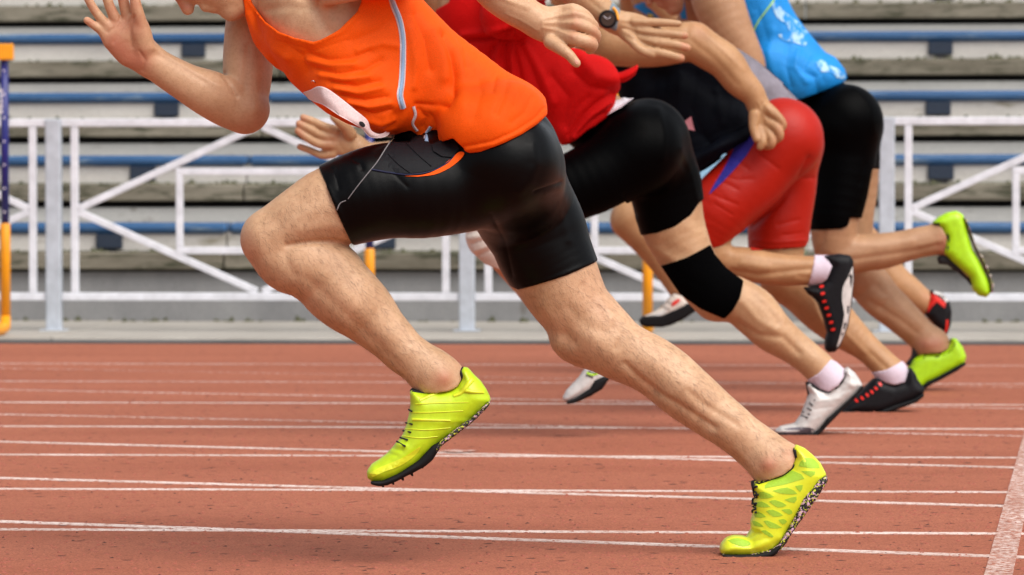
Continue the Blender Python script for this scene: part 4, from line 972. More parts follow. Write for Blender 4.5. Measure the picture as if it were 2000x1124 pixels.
# spikes under the sole
for x, y in ((1420, 1089), (1438, 1091), (1460, 1092), (1480, 1091)):
    c = P(x, y - 3, 8.29); tube('spike', [c, c - Vector((0, 0, 0.006))], [0.004, 0.0015], BLK, shB, 8)
NAIL = plain('finger_nail', (0.62, 0.33, 0.25), 0.25)
patch('nail', body1, disc((1126, 121), 3.6, 5.5, -0.5, 10), NAIL, r1, 0.0007, 3)
for L in ([(798, 806), (840, 806), (905, 803)], [(792, 838), (835, 840), (880, 836)], [(786, 852), (820, 856), (855, 853)], [(812, 790), (850, 788), (915, 786)]): ribbon('side_overlay', shA, L, [2.4, 1.4], NEONR, shA, 0.0007)
leg_hair('leg_hair', body1, [(500, 440), (620, 340), (690, 470), (760, 560), (890, 700), (800, 750), (640, 640), (490, 520)], 1700, r1, BHAIR, L=0.017, wd=0.00017)
leg_hair('leg_hair', body1, [(1015, 575), (1165, 520), (1250, 640), (1380, 720), (1540, 870), (1470, 925), (1330, 830), (1100, 690)], 2400, r1, BHAIR, L=0.017, wd=0.00017)
H = B.sub(280, -240, 560, 40, 8.15, 8.5); hair(B, q1, 8.32, H, HAIRB, r1)
del B, TR, S, V

# ------------------------------------------------------------------ runner 2: red shirt, black shorts, knee sleeve
V2 = 0.0042
def fromcrop(L, x0, y0, s): return [(x0 + x / s, y0 + y / s) for x, y in L]
r2 = empty('person', G(1560, 853), label='runner in a red shirt with a black knee sleeve and a wristwatch, white shoes', cat='person', group=GRP)
D2 = 12.08
B = Field.px(555, -160, 1710, 870, 11.65, 12.5, V2)
B.add([(1240, 300, 70, 11.96), (1240, 300, 70, 12.16)], k=0.03, n=1)
# stance leg (far, right)
B.add([(1265, 300, 74, 12.12), (1295, 350, 70, 12.14), (1311, 430, 64, 12.15), (1339, 497, 54, 12.14), (1371, 548, 49.5, 12.13), (1400, 580, 49, 12.12)], k=0.02)
B.add([(1400, 575, 49, 12.12), (1444, 590, 45.5, 12.12), (1474, 611, 47, 12.12), (1508, 647, 41.5, 12.11), (1547, 676, 34, 12.11), (1578, 700, 31.5, 12.10), (1601, 721, 32, 12.10), (1625, 748, 31, 12.10)], k=0.01)
B.add([(1625, 748, 30, 12.1), (1618, 790, 26, 12.1), (1580, 830, 18, 12.1)], k=0.02)
# front leg (near, left), mostly hidden
B.add([(1235, 300, 72, 11.98), (1170, 345, 66, 11.95), (1080, 385, 58, 11.93), (1000, 430, 48, 11.92), (960, 455, 44, 11.92)], k=0.02)
B.add([(958, 462, 44, 11.92), (992, 500, 38, 11.92), (1040, 550, 40, 11.93), (1085, 610, 36, 11.95), (1135, 670, 26, 11.96), (1168, 712, 25, 11.97), (1160, 740, 22, 11.97), (1125, 768, 14, 11.97)], k=0.01)
# trunk
B.add([(1225, 285, 68, 12.05), (1140, 218, 66, 12.05), (1085, 168, 78, 12.05), (1010, 98, 88, 12.05), (950, 20, 94, 12.06)], k=0.03, q=0.85)
B.add([(880, -10, 46, 12.22), (940, -40, 52, 12.10), (1000, -25, 48, 11.90)], k=0.04)
B.add([(925, -30, 40, 12.08), (880, -50, 38, 12.10)], k=0.02)
q2 = head(B, 838, -58, 12.12, 690, (-0.6, 0.8))
TR = B.copy(); TC = B.copy()
# left arm back with the watch
B.add([(1005, -20, 44, 11.88), (1050, -35, 36, 11.82), (1095, -40, 33, 11.80)], k=0.02)
B.add([(1095, -40, 33, 11.80), (1135, -12, 34, 11.78), (1165, 15, 30, 11.78), (1190, 36, 24, 11.78), (1204, 44, 22, 11.78)], k=0.01)
B.add([(1204, 44, 22, 11.78), (1230, 52, 28, 11.78), (1256, 62, 29, 11.78), (1268, 68, 27, 11.78)], k=0.012, q=0.5)
fingers(B, 11.77, [
    [(1240, 44, 12, 11.77), (1268, 44, 9, 11.76), (1300, 45, 8, 11.755), (1326, 47, 6.5, 11.755)],
    [(1250, 60, 12, 11.77), (1280, 65, 9.5, 11.755), (1312, 67, 8.5, 11.75), (1338, 70, 7.5, 11.75)],
    [(1252, 74, 12, 11.77), (1282, 83, 10, 11.75), (1316, 87, 9, 11.745), (1342, 94, 8, 11.745)],
    [(1240, 84, 12, 11.77), (1262, 99, 10, 11.75), (1298, 106, 9, 11.74), (1330, 114, 8, 11.74)],
    [(1222, 66, 14, 11.775), (1236, 82, 10, 11.755), (1252, 98, 9, 11.745), (1275, 108, 7.5, 11.74)]], 0.003)
# right arm forward, open hand in front of the knee of runner 1
B.add([(895, -5, 42, 12.22), (880, 80, 36, 12.25), (868, 170, 33, 12.25), (860, 240, 31, 12.22)], k=0.02)
B.add([(860, 242, 31, 12.22), (820, 285, 30, 12.20), (770, 300, 26, 12.18), (720, 300, 22, 12.16), (700, 290, 21, 12.15)], k=0.01)
B.add([(702, 292, 20, 12.15), (680, 280, 26, 12.15), (656, 275, 28, 12.15), (646, 274, 26, 12.15)], k=0.012, q=0.5)
fingers(B, 12.14, [
    [(655, 256, 11, 12.14), (636, 249, 8.8, 12.13), (612, 238, 8.2, 12.125), (592, 230, 7, 12.12)],
    [(650, 268, 11, 12.14), (628, 265, 8.8, 12.13), (603, 252, 8.2, 12.12), (584, 242, 7, 12.12)],
    [(648, 282, 11, 12.14), (624, 282, 8.8, 12.13), (600, 270, 8.2, 12.12), (582, 256, 7, 12.12)],
    [(650, 300, 10, 12.15), (628, 303, 7.8, 12.15), (606, 294, 7.2, 12.15), (586, 287, 6.5, 12.15)],
    [(684, 262, 13, 12.13), (672, 246, 11, 12.11), (660, 236, 9.5, 12.10), (652, 229, 8, 12.10)]], 0.003)
S = B.sub(900, 170, 1420, 480, 11.7, 12.45)
S.add([(1250, 290, 74, 11.98), (1250, 290, 74, 12.14)], k=0.055, n=1)
S.add([(1262, 275, 80, 12.06), (1268, 268, 74, 12.06)], k=0.055, n=1)
S.add([(1265, 300, 78, 12.12), (1295, 350, 73, 12.14), (1313, 420, 66, 12.15), (1335, 480, 60, 12.15)], k=0.055)
S.add([(1240, 300, 78, 11.98), (1170, 345, 73, 11.95), (1100, 375, 66, 11.93), (1040, 400, 60, 11.93)], k=0.055)
S.join(TR, 0.003, 0.004)
S.wear(TC, [(1060, 230), (1140, 255), (1180, 232), (1200, 203), (1225, 196), (1280, 160), (1400, 180), (1400, 380), (1369, 396), (1352, 420), (1320, 443), (1285, 456), (1253, 462), (1238, 430), (1221, 394), (1180, 414), (1128, 432), (1060, 460), (1020, 400)], 12.0)
shorts2 = build(S, 'shorts', LYCRA2, r2, [([(1285, 215), (1296, 260), (1294, 310)], 8, 0.004), ([(1240, 420), (1228, 400), (1222, 380)], 5, -0.004), ([(1330, 290), (1350, 340), (1362, 390)], 5, 0.002)])
shorts2['label'] = 'black lycra shorts reaching half way down the thigh'
patch('waistband', shorts2, [(1184, 234), (1202, 203), (1214, 190), (1240, 198), (1216, 216)], PIPEW, shorts2, 0.01, 6)
K = B.sub(1280, 460, 1470, 640, 11.9, 12.3); K.V = np.minimum(K.V, 1); K.join(TR, 0.006); 
K.clip([(1291, 520), (1340, 503), (1388, 478), (1397, 497), (1420, 524), (1452, 548), (1444, 580), (1430, 606), (1414, 623), (1390, 613), (1367, 603), (1330, 577), (1311, 550)], 12.1)
sleeve = build(K, 'knee_sleeve', KNIT, r2, [([(1330, 540), (1370, 560)], 6, -0.002)])
K = B.sub(890, 400, 1010, 545, 11.7, 12.2); K.join(TR, 0.006)
K.clip([(880, 380), (960, 400), (1000, 430), (1010, 500), (980, 527), (960, 520), (900, 500)], 11.95)
brace = build(K, 'knee_brace', BRACE, r2, [([(912, 455), (945, 450)], 3, -0.005), ([(920, 478), (950, 468), (965, 462)], 3, -0.006), ([(935, 500), (962, 488)], 3, -0.005), ([(916, 466), (950, 460)], 4, 0.004), ([(928, 490), (960, 478)], 4, 0.004)])
# red shirt
V = B.sub(800, -130, 1270, 320, 11.65, 12.45)
V.add([(1180, 235, 58, 12.04), (1148, 200, 74, 12.04), (1090, 165, 88, 12.04), (1010, 96, 100, 12.04), (950, 16, 104, 12.05)], k=0.03, q=0.9)
V.add([(1125, 250, 44, 12.0), (1158, 160, 52, 11.98)], k=0.03)
V.add([(950, -35, 60, 12.08), (1010, -22, 54, 11.92)], k=0.03)
V.add([(1000, -15, 56, 11.90), (1010, 20, 55, 11.86), (985, 30, 48, 11.86)], k=0.02)
V.join(TR, 0.004, 0.005)
V.wear(TC, [(835, -110), (1010, -110), (1060, -60), (1070, 60), (1100, 100), (1115, 92), (1134, 100), (1158, 105), (1176, 102), (1190, 110), (1203, 128), (1210, 150), (1212, 172), (1204, 188), (1200, 205), (1182, 232), (1160, 248), (1147, 255), (1127, 272), (1110, 283), (1100, 284), (1060, 300), (1000, 300), (850, 110), (850, 20), (878, 6), (880, -60)], 12.0)
shirt2 = build(V, 'shirt', REDC, r2, [
    ([(912, 79), (950, 76), (975, 70), (1000, 64)], 4, -0.0189), ([(905, 68), (950, 64), (985, 56)], 7, 0.0108), ([(985, 66), (955, 105), (950, 140)], 5, -0.0135), ([(990, 68), (985, 110), (990, 160)], 5, -0.0162), ([(975, 80), (970, 120), (975, 150)], 5, 0.0108),
    ([(1000, 70), (1010, 120), (1020, 170)], 5, -0.0135), ([(1002, 75), (1000, 120), (1004, 160)], 4, 0.0108), ([(1010, 75), (1035, 125), (1055, 180), (1070, 230)], 6, -0.0108), ([(1025, 90), (1060, 150), (1080, 200)], 8, 0.0081),
    ([(1130, 110), (1165, 150), (1200, 155)], 12, 0.0108), ([(1120, 140), (1150, 170), (1195, 178)], 7, -0.0095), ([(1200, 185), (1170, 200), (1140, 225), (1110, 265)], 6, -0.0121), ([(1190, 200), (1155, 225), (1120, 268)], 5, 0.0108), ([(1150, 190), (1120, 215), (1105, 250)], 6, -0.0081),
    ([(1180, 222), (1150, 240), (1128, 262)], 4, -0.0081), ([(1080, 150), (1110, 190), (1100, 240)], 8, -0.0081)], it=3)
sheet('shirt_flap', [[(1192, 132, 12.02), (1206, 143, 12.0), (1225, 137, 11.98), (1246, 127, 11.98)], [(1195, 142, 12.0), (1208, 152, 11.965), (1228, 147, 11.95), (1245, 134, 11.96)], [(1196, 158, 12.0), (1208, 162, 11.97), (1224, 158, 11.97), (1240, 146, 11.98)]], REDC, shirt2, 0.003)
shod(TC, pW, 12.1, tilt=0)
shod(TC, pX, 11.97, tilt=0)
body2 = build(dressed(B, TR, TC), 'body', SKIN2, r2, [
    ([(1468, 575), (1500, 600), (1520, 630)], 7, -0.004), ([(1450, 590), (1480, 625), (1515, 645)], 7, 0.004), ([(1440, 630), (1480, 655), (1530, 660), (1560, 690)], 7, -0.006), ([(1490, 585), (1530, 625)], 7, 0.004), ([(1560, 650), (1590, 690)], 5, -0.003),
    ([(1300, 480), (1340, 500)], 12, -0.004), ([(1270, 480), (1320, 510)], 6, 0.003), ([(1340, 440), (1375, 460)], 12, 0.004),
    ([(1215, 50), (1250, 62), (1280, 65)], 3.5, 0.003), ([(1215, 60), (1250, 76), (1280, 84)], 3.5, 0.003), ([(1215, 40), (1260, 44)], 3.5, 0.003), ([(1220, 56), (1262, 70)], 3, -0.003), ([(1225, 72), (1262, 90)], 3, -0.003), ([(1150, 0), (1175, 20)], 4, -0.003),
    ([(668, 256), (660, 275), (672, 296)], 3, -0.002), ([(640, 262), (650, 282)], 3, -0.0015)],
    [([(1110, 720), (1160, 715)], 10, 0.2), ([(590, 230), (580, 245), (583, 258), (586, 287)], 12, 0.4), ([(640, 280), (665, 262)], 14, 0.25), ([(1344, 94), (1338, 70), (1333, 114)], 6, 0.5), ([(970, 515), (985, 540)], 18, 0.35)], it=3)
# shoes and sock
K = B.sub(1560, 690, 1680, 790, 11.9, 12.3); K.join(TR, 0.0025)
K.clip([(1572, 745), (1596, 728), (1621, 701), (1640, 710), (1660, 716), (1672, 760), (1620, 785), (1570, 780)], 12.1)
shod(K, pW, 12.10); build(K, 'sock', SOCK, r2)
sW = [(1684, 751), (1665, 772), (1636, 797), (1612, 818), (1598, 836), (1585, 846), (1540, 848), (1516, 845), (1522, 852), (1545, 855), (1570, 856), (1592, 853), (1606, 840), (1620, 824), (1641, 803), (1669, 776), (1685, 757)]
shW = shoe(r2, pW, sW, [(1584, 750), (1600, 758), (1616, 763), (1634, 751), (1645, 735), (1647, 723)], [[(1577, 775), (1592, 782)], [(1575, 785), (1588, 793)], [(1571, 795), (1585, 802)], [(1568, 805), (1582, 810)], [(1566, 812), (1578, 817)]], 12.10, 0.050, 0.033, (WHITEU, BLK, LACE), vx=0.0035,
           ops=[([(1600, 772), (1640, 768), (1660, 760)], 3, -0.002), ([(1595, 785), (1640, 778)], 3, 0.0015), ([(1590, 800), (1625, 795)], 3, -0.002), ([(1655, 735), (1672, 745)], 3, -0.002), ([(1650, 745), (1668, 755)], 3, 0.0015), ([(1552, 830), (1575, 822)], 4, -0.002), ([(1580, 822), (1600, 815)], 4, 0.0015)],
           tongue=[(1573, 745), (1590, 749), (1612, 762), (1600, 768), (1584, 762), (1578, 775)])
patch('toe_guard', shW, smooth2([(1518, 841), (1545, 836), (1580, 835), (1592, 843), (1570, 849), (1535, 849)], 2), GREYC, shW, 0.0008, 5)
sX = [(1104, 784), (1125, 776), (1150, 758), (1160, 740), (1180, 733), (1192, 735), (1176, 759), (1154, 772), (1124, 786), (1108, 788)]
shX = shoe(r2, pX, sX, None, [[(1150, 726), (1164, 730)], [(1145, 734), (1158, 738)]], 11.97, 0.050, 0.032, (WHITEU, BLK, LACE), vx=0.0035)
ribbon('green_trim', shX, [(1146, 729), (1158, 733), (1172, 728)], 4, NEONG, shX, 0.001)
# watch
wt = B.sub(1160, 0, 1230, 75, 11.68, 11.9); wt.join(B, 0.003); wt.clip([(1180, 50), (1195, 4), (1213, 12), (1204, 62)], 11.75)
strap = build(wt, 'watch', plain('grey_strap', (0.16, 0.22, 0.27), 0.7), r2)
c = P(1187, 38, 11.715); nrm = (EYE - c).normalized(); sx = Vector((1, 0, 0.1)).normalized(); sz = nrm.cross(sx).normalized()
def dial(name, r0, r1, z0, z1, mat, par, n=28, sxk=1.0):
    v = []; 
    for r_, z_ in ((r0, z0), (r1, z1)):
        v += [c + nrm * z_ + (sx * math.cos(t) * sxk + sz * math.sin(t)) * r_ for t in np.linspace(0, 2 * math.pi, n + 1)[:-1]]
    f = [(i, (i + 1) % n, n + (i + 1) % n, n + i) for i in range(n)] + [tuple(range(n, 2 * n))]
    return pyd(name, v, f, mat, par)
dial('watch_case', 0.026, 0.025, -0.012, 0.006, BLK, strap); dial('watch_bezel', 0.0235, 0.021, 0.0062, 0.010, BLKU, strap)
dial('watch_face', 0.0185, 0.0180, 0.0102, 0.0108, plain('dark_glass', (0.05, 0.03, 0.025), 0.12), strap)
for t, L in ((0.6, 0.010), (2.4, 0.014)):
    p = c + nrm * 0.0115; tube('watch_hand', [p, p + (sx * math.cos(t) + sz * math.sin(t)) * L], 0.0009, WHT, strap, 5)
cord('orange_ring', strap, [(1196, 16), (1204, 26), (1206, 40)], 3.4, HO, strap, 0.002)
H = B.sub(740, -160, 920, 40, 11.9, 12.4); hair(B, q2, 12.1, H, HAIRB, r2)
del B, TR, S, V, K

# ------------------------------------------------------------------ runner 3: dark shirt, red shorts
r3 = empty('person', G(1700, 806), label='runner in a dark shirt and red shorts, black shoes with red dots, white socks', cat='person', group=GRP)
D3 = 13.2
B = Field.px(1000, -150, 1830, 825, 12.8, 13.6, V2)
B.add([(1520, 275, 68, 13.12), (1520, 275, 68, 13.28)], k=0.03, n=1)
B.add([(1520, 285, 68, 13.12), (1468, 350, 64, 13.10), (1408, 405, 60, 13.08), (1385, 455, 46, 13.08), (1388, 490, 38, 13.08)], k=0.02)
B.add([(1388, 492, 36, 13.08), (1420, 508, 29, 13.08), (1455, 515, 32, 13.08), (1490, 523, 32.5, 13.08), (1530, 528, 31, 13.08), (1565, 529, 29, 13.08), (1598, 529, 28, 13.08), (1622, 532, 26, 13.08)], k=0.01)
B.add([(1622, 530, 26, 13.08), (1635, 560, 24, 13.08), (1625, 620, 18, 13.08)], k=0.02)
B.add([(1530, 290, 68, 13.28), (1530, 370, 62, 13.30), (1520, 448, 57, 13.30), (1520, 500, 50, 13.30), (1530, 545, 45, 13.30)], k=0.02)
B.add([(1530, 545, 44, 13.30), (1568, 570, 46, 13.29), (1606, 605, 46, 13.28), (1648, 644, 38, 13.27), (1690, 678, 28, 13.26), (1722, 708, 27, 13.25), (1742, 730, 28, 13.24)], k=0.012)
B.add([(1742, 730, 26, 13.24), (1745, 760, 24, 13.24), (1700, 790, 16, 13.24)], k=0.02)
B.add([(1515, 265, 62, 13.2), (1450, 202, 66, 13.2), (1370, 145, 64, 13.2), (1300, 118, 56, 13.2), (1235, 100, 52, 13.22)], k=0.03, q=0.85)
B.add([(1165, 70, 36, 13.38), (1200, 78, 40, 13.22), (1200, 84, 40, 13.04)], k=0.04)
B.add([(1190, 70, 34, 13.22), (1150, 20, 32, 13.24), (1125, -20, 32, 13.24)], k=0.02)
q3 = head(B, 1098, -60, 13.24, 628, (-0.7, 0.7))
TR = B.copy(); TC = B.copy()
B.add([(1195, 82, 46, 13.02), (1240, 90, 42, 13.0), (1290, 90, 40, 12.98), (1338, 82, 39, 12.97), (1356, 82, 37, 12.97)], k=0.02)
B.add([(1356, 82, 38, 12.97), (1384, 100, 36.5, 12.97), (1417, 122, 35, 12.97), (1443, 157, 31, 12.97), (1468, 181, 25, 12.97), (1478, 199, 21.5, 12.97)], k=0.01)
B.add([(1478, 200, 20, 12.97), (1488, 222, 25, 12.97), (1494, 242, 26, 12.97)], k=0.01, q=0.75)
fingers(B, 12.95, [
    [(1500, 214, 13, 12.95), (1518, 228, 9.5, 12.94), (1529, 244, 8.5, 12.94), (1522, 256, 7.5, 12.95)],
    [(1502, 240, 12, 12.95), (1520, 254, 9, 12.93), (1523, 268, 8, 12.93), (1512, 276, 7.5, 12.95)],
    [(1496, 256, 12, 12.95), (1508, 272, 8.8, 12.93), (1506, 284, 8, 12.93), (1496, 286, 7.5, 12.95)],
    [(1484, 256, 12, 12.95), (1490, 276, 8.5, 12.93), (1485, 287, 7.5, 12.93)],
    [(1474, 226, 12, 12.95), (1472, 250, 9, 12.94), (1478, 272, 8, 12.93)]], 0.003)
# far arm forward
B.add([(1165, 70, 36, 13.38), (1150, 110, 34, 13.42), (1120, 150, 30, 13.42), (1060, 110, 24, 13.4)], k=0.02)
S = B.sub(1330, 170, 1630, 510, 12.85, 13.6)
S.add([(1532, 272, 70, 13.12), (1532, 272, 70, 13.30)], k=0.055, n=1)
S.add([(1526, 270, 72, 13.12), (1470, 345, 68, 13.10), (1410, 403, 64, 13.08), (1380, 450, 54, 13.08)], k=0.055)
S.add([(1530, 290, 71, 13.28), (1526, 370, 65, 13.30), (1521, 448, 61, 13.30), (1518, 500, 56, 13.30)], k=0.055)
S.join(TR, 0.003, 0.004)
S.wear(TC, [(1350, 300), (1450, 220), (1530, 180), (1620, 180), (1640, 400), (1578, 484), (1520, 488), (1463, 489), (1459, 444), (1435, 460), (1408, 478), (1388, 484), (1350, 480), (1300, 420)], 13.15)
shorts3 = build(S, 'shorts', REDL, r3, [([(1580, 310), (1560, 350), (1520, 400), (1470, 440)], 6, -0.0096), ([(1400, 350), (1440, 370)], 4, -0.0032), ([(1390, 380), (1440, 400)], 3, -0.0029), ([(1420, 300), (1460, 330)], 4, -0.0032), ([(1588, 348), (1570, 350)], 3, -0.0048), ([(1470, 470), (1520, 474), (1570, 470)], 3, 0.0024), ([(1405, 340), (1440, 352), (1470, 350)], 3, -0.003), ([(1395, 398), (1430, 420)], 3, -0.003), ([(1480, 300), (1520, 330)], 4, -0.003), ([(1560, 430), (1520, 440)], 3, -0.003), ([(1570, 455), (1530, 460)], 3, -0.003)])
patch('blue_stripe', shorts3, [(1440, 262), (1472, 255), (1473, 281), (1458, 305), (1440, 326), (1421, 347), (1402, 366), (1385, 381), (1397, 358), (1413, 333), (1428, 305), (1437, 285)], BLUED, shorts3, 0.002, 7)
V = B.sub(1190, -60, 1590, 370, 12.85, 13.55)
V.add([(1260, 185, 50, 13.2), (1245, 150, 46, 13.2)], k=0.03)
V.add([(1513, 250, 70, 13.2), (1450, 196, 78, 13.2), (1370, 143, 74, 13.2), (1300, 116, 64, 13.2), (1235, 98, 58, 13.22)], k=0.03, q=0.9)
V.add([(1440, 250, 50, 13.12), (1380, 240, 58, 13.14), (1330, 200, 60, 13.16), (1370, 300, 40, 13.12), (1340, 325, 30, 13.12)], k=0.03)
V.join(TR, 0.004, 0.005)
V.wear(TC, [(1195, -60), (1270, -60), (1340, 30), (1432, 78), (1456, 92), (1490, 111), (1522, 141), (1552, 166), (1568, 190), (1552, 202), (1527, 214), (1500, 235), (1470, 258), (1440, 280), (1410, 310), (1380, 330), (1352, 345), (1330, 345), (1290, 330), (1196, 230), (1190, 112), (1212, 60)], 13.1)
shirt3 = build(V, 'shirt', NAVY, r3, [([(1375, 292), (1400, 270), (1440, 256), (1470, 236)], 5, 0.008), ([(1385, 300), (1420, 280), (1455, 270)], 5, -0.008), ([(1300, 150), (1290, 220), (1310, 290)], 10, -0.006), ([(1360, 150), (1350, 210), (1370, 260)], 10, -0.006), ([(1330, 150), (1325, 220)], 10, 0.006), ([(1400, 180), (1410, 240)], 8, 0.006)], it=3)
patch('grey_back_panel', shirt3, [(1433, 93), (1451, 103), (1480, 122), (1512, 151), (1543, 175), (1561, 192), (1545, 202), (1528, 210), (1505, 205), (1480, 185), (1455, 140), (1430, 105)], GREYC, shirt3, 0.003, 6)
patch('pink_print', shirt3, [(1325, 232), (1336, 238), (1350, 228), (1357, 256), (1332, 250)], plain('pink_print', (0.62, 0.25, 0.30), 0.7), shirt3, 0.003, 6)
sheet('shirt_tail', [[(1345, 300, 13.06), (1375, 292, 13.04), (1410, 268, 13.02), (1445, 255, 13.03), (1475, 235, 13.05)], [(1350, 320, 13.04), (1378, 300, 13.0), (1410, 284, 12.99), (1445, 272, 13.01), (1475, 258, 13.04)], [(1352, 340, 13.05), (1380, 322, 13.03), (1415, 300, 13.02), (1448, 280, 13.03), (1476, 264, 13.05)]], NAVY, shirt3, 0.004)
K = B.sub(1570, 490, 1650, 590, 12.9, 13.17); K.join(TR, 0.004); K.clip([(1592, 495), (1640, 490), (1640, 580), (1600, 580), (1577, 562), (1585, 530)], 13.06); shod(K, pK, 13.08); build(K, 'sock', SOCK, r3)
K = B.sub(1690, 695, 1795, 770, 13.05, 13.45); K.join(TR, 0.003); K.clip([(1700, 729), (1730, 722), (1755, 709), (1766, 704), (1790, 722), (1780, 765), (1706, 765)], 13.22); shod(K, pL, 13.24); build(K, 'sock', SOCK, r3)
sK = [(1666, 512), (1655, 540), (1640, 562), (1638, 590), (1642, 620), (1634, 660), (1625, 690), (1634, 688), (1644, 676), (1659, 637), (1667, 585), (1669, 530)]
shK = shoe(r3, pK, None, None, [[(1572, 563), (1594, 565)], [(1590, 580), (1600, 592)]], 13.08, 0.050, 0.03, (BLKU, WHITEU, LACE), vx=0.0038)
patch('white_sole_side', shK, smooth2([(1665, 520), (1656, 542), (1646, 562), (1645, 590), (1649, 615), (1642, 650), (1634, 678), (1642, 668), (1655, 632), (1662, 585), (1666, 545)], 2), WHITEU, shK, 0.001, 6)
for p in ((1605, 560), (1607, 573.6), (1610, 589), (1614.6, 602), (1619, 616), (1623.4, 630), (1627, 644)): patch('red_dot', shK, disc(p, 4.6, 3, -0.3, 10), REDP, shK, 0.001, 5)
shL = shoe(r3, pL, [(1640, 800), (1680, 803), (1712, 803), (1745, 790), (1782, 778), (1800, 768), (1804, 772), (1788, 785), (1756, 797), (1727, 808), (1690, 810), (1645, 809)], None, None, 13.24, 0.050, 0.03, (BLKU, BLK, LACE), vx=0.0038)
for p in ((1719, 751), (1711, 759), (1703, 766), (1694, 772), (1684, 778), (1673, 783)): patch('red_dot', shL, disc(p, 4.4, 2.6, 0.9, 10), REDP, shL, 0.001, 5)
shod(TC, pK, 13.08, tilt=0)
shod(TC, pL, 13.24, tilt=0)
body3 = build(dressed(B, TR, TC), 'body', SKIN3, r3, [
    ([(1430, 530), (1480, 538), (1540, 530), (1590, 525)], 6, -0.007), ([(1420, 495), (1500, 508), (1580, 512)], 8, 0.003), ([(1450, 515), (1500, 522)], 7, 0.005), ([(1560, 540), (1590, 545)], 5, -0.003),
    ([(1540, 600), (1590, 645), (1640, 690)], 8, -0.005), ([(1700, 690), (1730, 718)], 5, -0.004), ([(1655, 655), (1690, 690)], 5, 0.004),
    ([(1480, 200), (1496, 235)], 3, 0.003), ([(1488, 196), (1508, 224)], 3, 0.002), ([(1476, 210), (1484, 245)], 3, 0.002), ([(1370, 60), (1410, 95), (1450, 135)], 5, 0.003), ([(1350, 80), (1390, 110), (1440, 165)], 6, -0.003), ([(1345, 50), (1340, 70)], 6, -0.003)],
    [([(1528, 240), (1522, 262), (1506, 284)], 8, 0.35), ([(1360, 50), (1365, 60)], 18, 0.25)], it=3)
H = B.sub(1010, -150, 1180, 40, 13.0, 13.5); hair(B, q3, 13.2, H, HAIRD, r3)
del B, TR, S, V, K

# ------------------------------------------------------------------ runner 4: blue vest, black shorts, lime shoes
r4 = empty('person', G(1790, 765), label='runner in a blue vest and black shorts, one lime shoe kicked up behind', cat='person', group=GRP)
B = Field.px(1200, -150, 1960, 790, 14.1, 14.9, V2 * 1.07)
B.add([(1640, 250, 68, 14.4), (1640, 250, 68, 14.56)], k=0.03, n=1)
B.add([(1640, 250, 66, 14.42), (1640, 350, 58, 14.40), (1630, 420, 50, 14.38), (1630, 470, 44, 14.38), (1634, 495, 40, 14.38)], k=0.02)
B.add([(1636, 500, 40, 14.38), (1660, 498, 39, 14.38), (1690, 494, 36.5, 14.38), (1722, 491, 35.5, 14.38), (1756, 484, 32, 14.38), (1790, 475, 30, 14.38), (1826, 468, 30.5, 14.38), (1845, 462, 30, 14.38)], k=0.01)
B.add([(1845, 462, 29, 14.38), (1868, 490, 24, 14.38), (1895, 530, 17, 14.38)], k=0.02)
B.add([(1650, 260, 68, 14.55), (1660, 350, 56, 14.57), (1660, 430, 46, 14.57), (1665, 490, 42, 14.57), (1685, 540, 40, 14.56)], k=0.02)
B.add([(1690, 548, 41, 14.56), (1702, 560, 41, 14.56), (1720, 582, 39, 14.55), (1748, 607, 36, 14.54), (1775, 632, 33, 14.53), (1797, 653, 31, 14.53), (1820, 673, 33, 14.52)], k=0.012)
B.add([(1820, 676, 32, 14.52), (1830, 700, 26, 14.52), (1790, 735, 18, 14.52)], k=0.02)
B.add([(1635, 240, 60, 14.48), (1568, 140, 46, 14.48), (1502, 60, 52, 14.48), (1455, -20, 62, 14.48), (1435, -60, 62, 14.5)], k=0.03, q=0.85)
B.add([(1360, -50, 42, 14.66), (1410, -70, 44, 14.5), (1410, -40, 46, 14.32)], k=0.04)
B.add([(1385, -60, 32, 14.5), (1340, -70, 32, 14.5)], k=0.02)
q4 = head(B, 1296, -50, 14.5, 572, (-0.62, 0.78))
TR = B.copy(); TC = B.copy()
B.add([(1395, -30, 52, 14.28), (1405, 10, 50, 14.26), (1432, 70, 42, 14.25), (1458, 122, 36, 14.26), (1462, 150, 33, 14.28)], k=0.02)
B.add([(1462, 150, 32, 14.28), (1500, 190, 28, 14.3), (1540, 240, 22, 14.3)], k=0.01)
B.add([(1362, -30, 34, 14.66), (1350, 60, 30, 14.72), (1340, 120, 27, 14.75), (1290, 100, 22, 14.75), (1250, 60, 20, 14.74)], k=0.02)
S = B.sub(1560, 120, 1740, 470, 14.15, 14.85)
S.add([(1652, 235, 66, 14.4), (1652, 235, 66, 14.58)], k=0.055, n=1)
S.add([(1650, 245, 68, 14.42), (1646, 340, 62, 14.40), (1634, 420, 54, 14.38), (1630, 470, 50, 14.38)], k=0.055)
S.add([(1652, 255, 68, 14.55), (1650, 340, 60, 14.57), (1645, 440, 50, 14.57)], k=0.055)
S.join(TR, 0.003, 0.004)
S.wear(TC, [(1560, 190), (1620, 140), (1740, 140), (1740, 330), (1700, 330), (1690, 383), (1678, 426), (1654, 424), (1650, 440), (1636, 446), (1570, 449)], 14.45)
build(S, 'shorts', LYCRA2, r4, [([(1670, 175), (1700, 210), (1708, 260)], 8, 0.003), ([(1690, 320), (1680, 360)], 5, -0.003)])
V = B.sub(1310, -130, 1680, 230, 14.15, 14.85)
V.add([(1606, 160, 44, 14.48), (1566, 132, 54, 14.48), (1500, 60, 62, 14.48), (1456, -20, 70, 14.48), (1440, -60, 70, 14.5)], k=0.03, q=0.9)
V.add([(1560, 160, 48, 14.42), (1510, 120, 40, 14.42), (1590, 150, 40, 14.42), (1620, 145, 34, 14.46)], k=0.03)
V.join(TR, 0.004, 0.005)
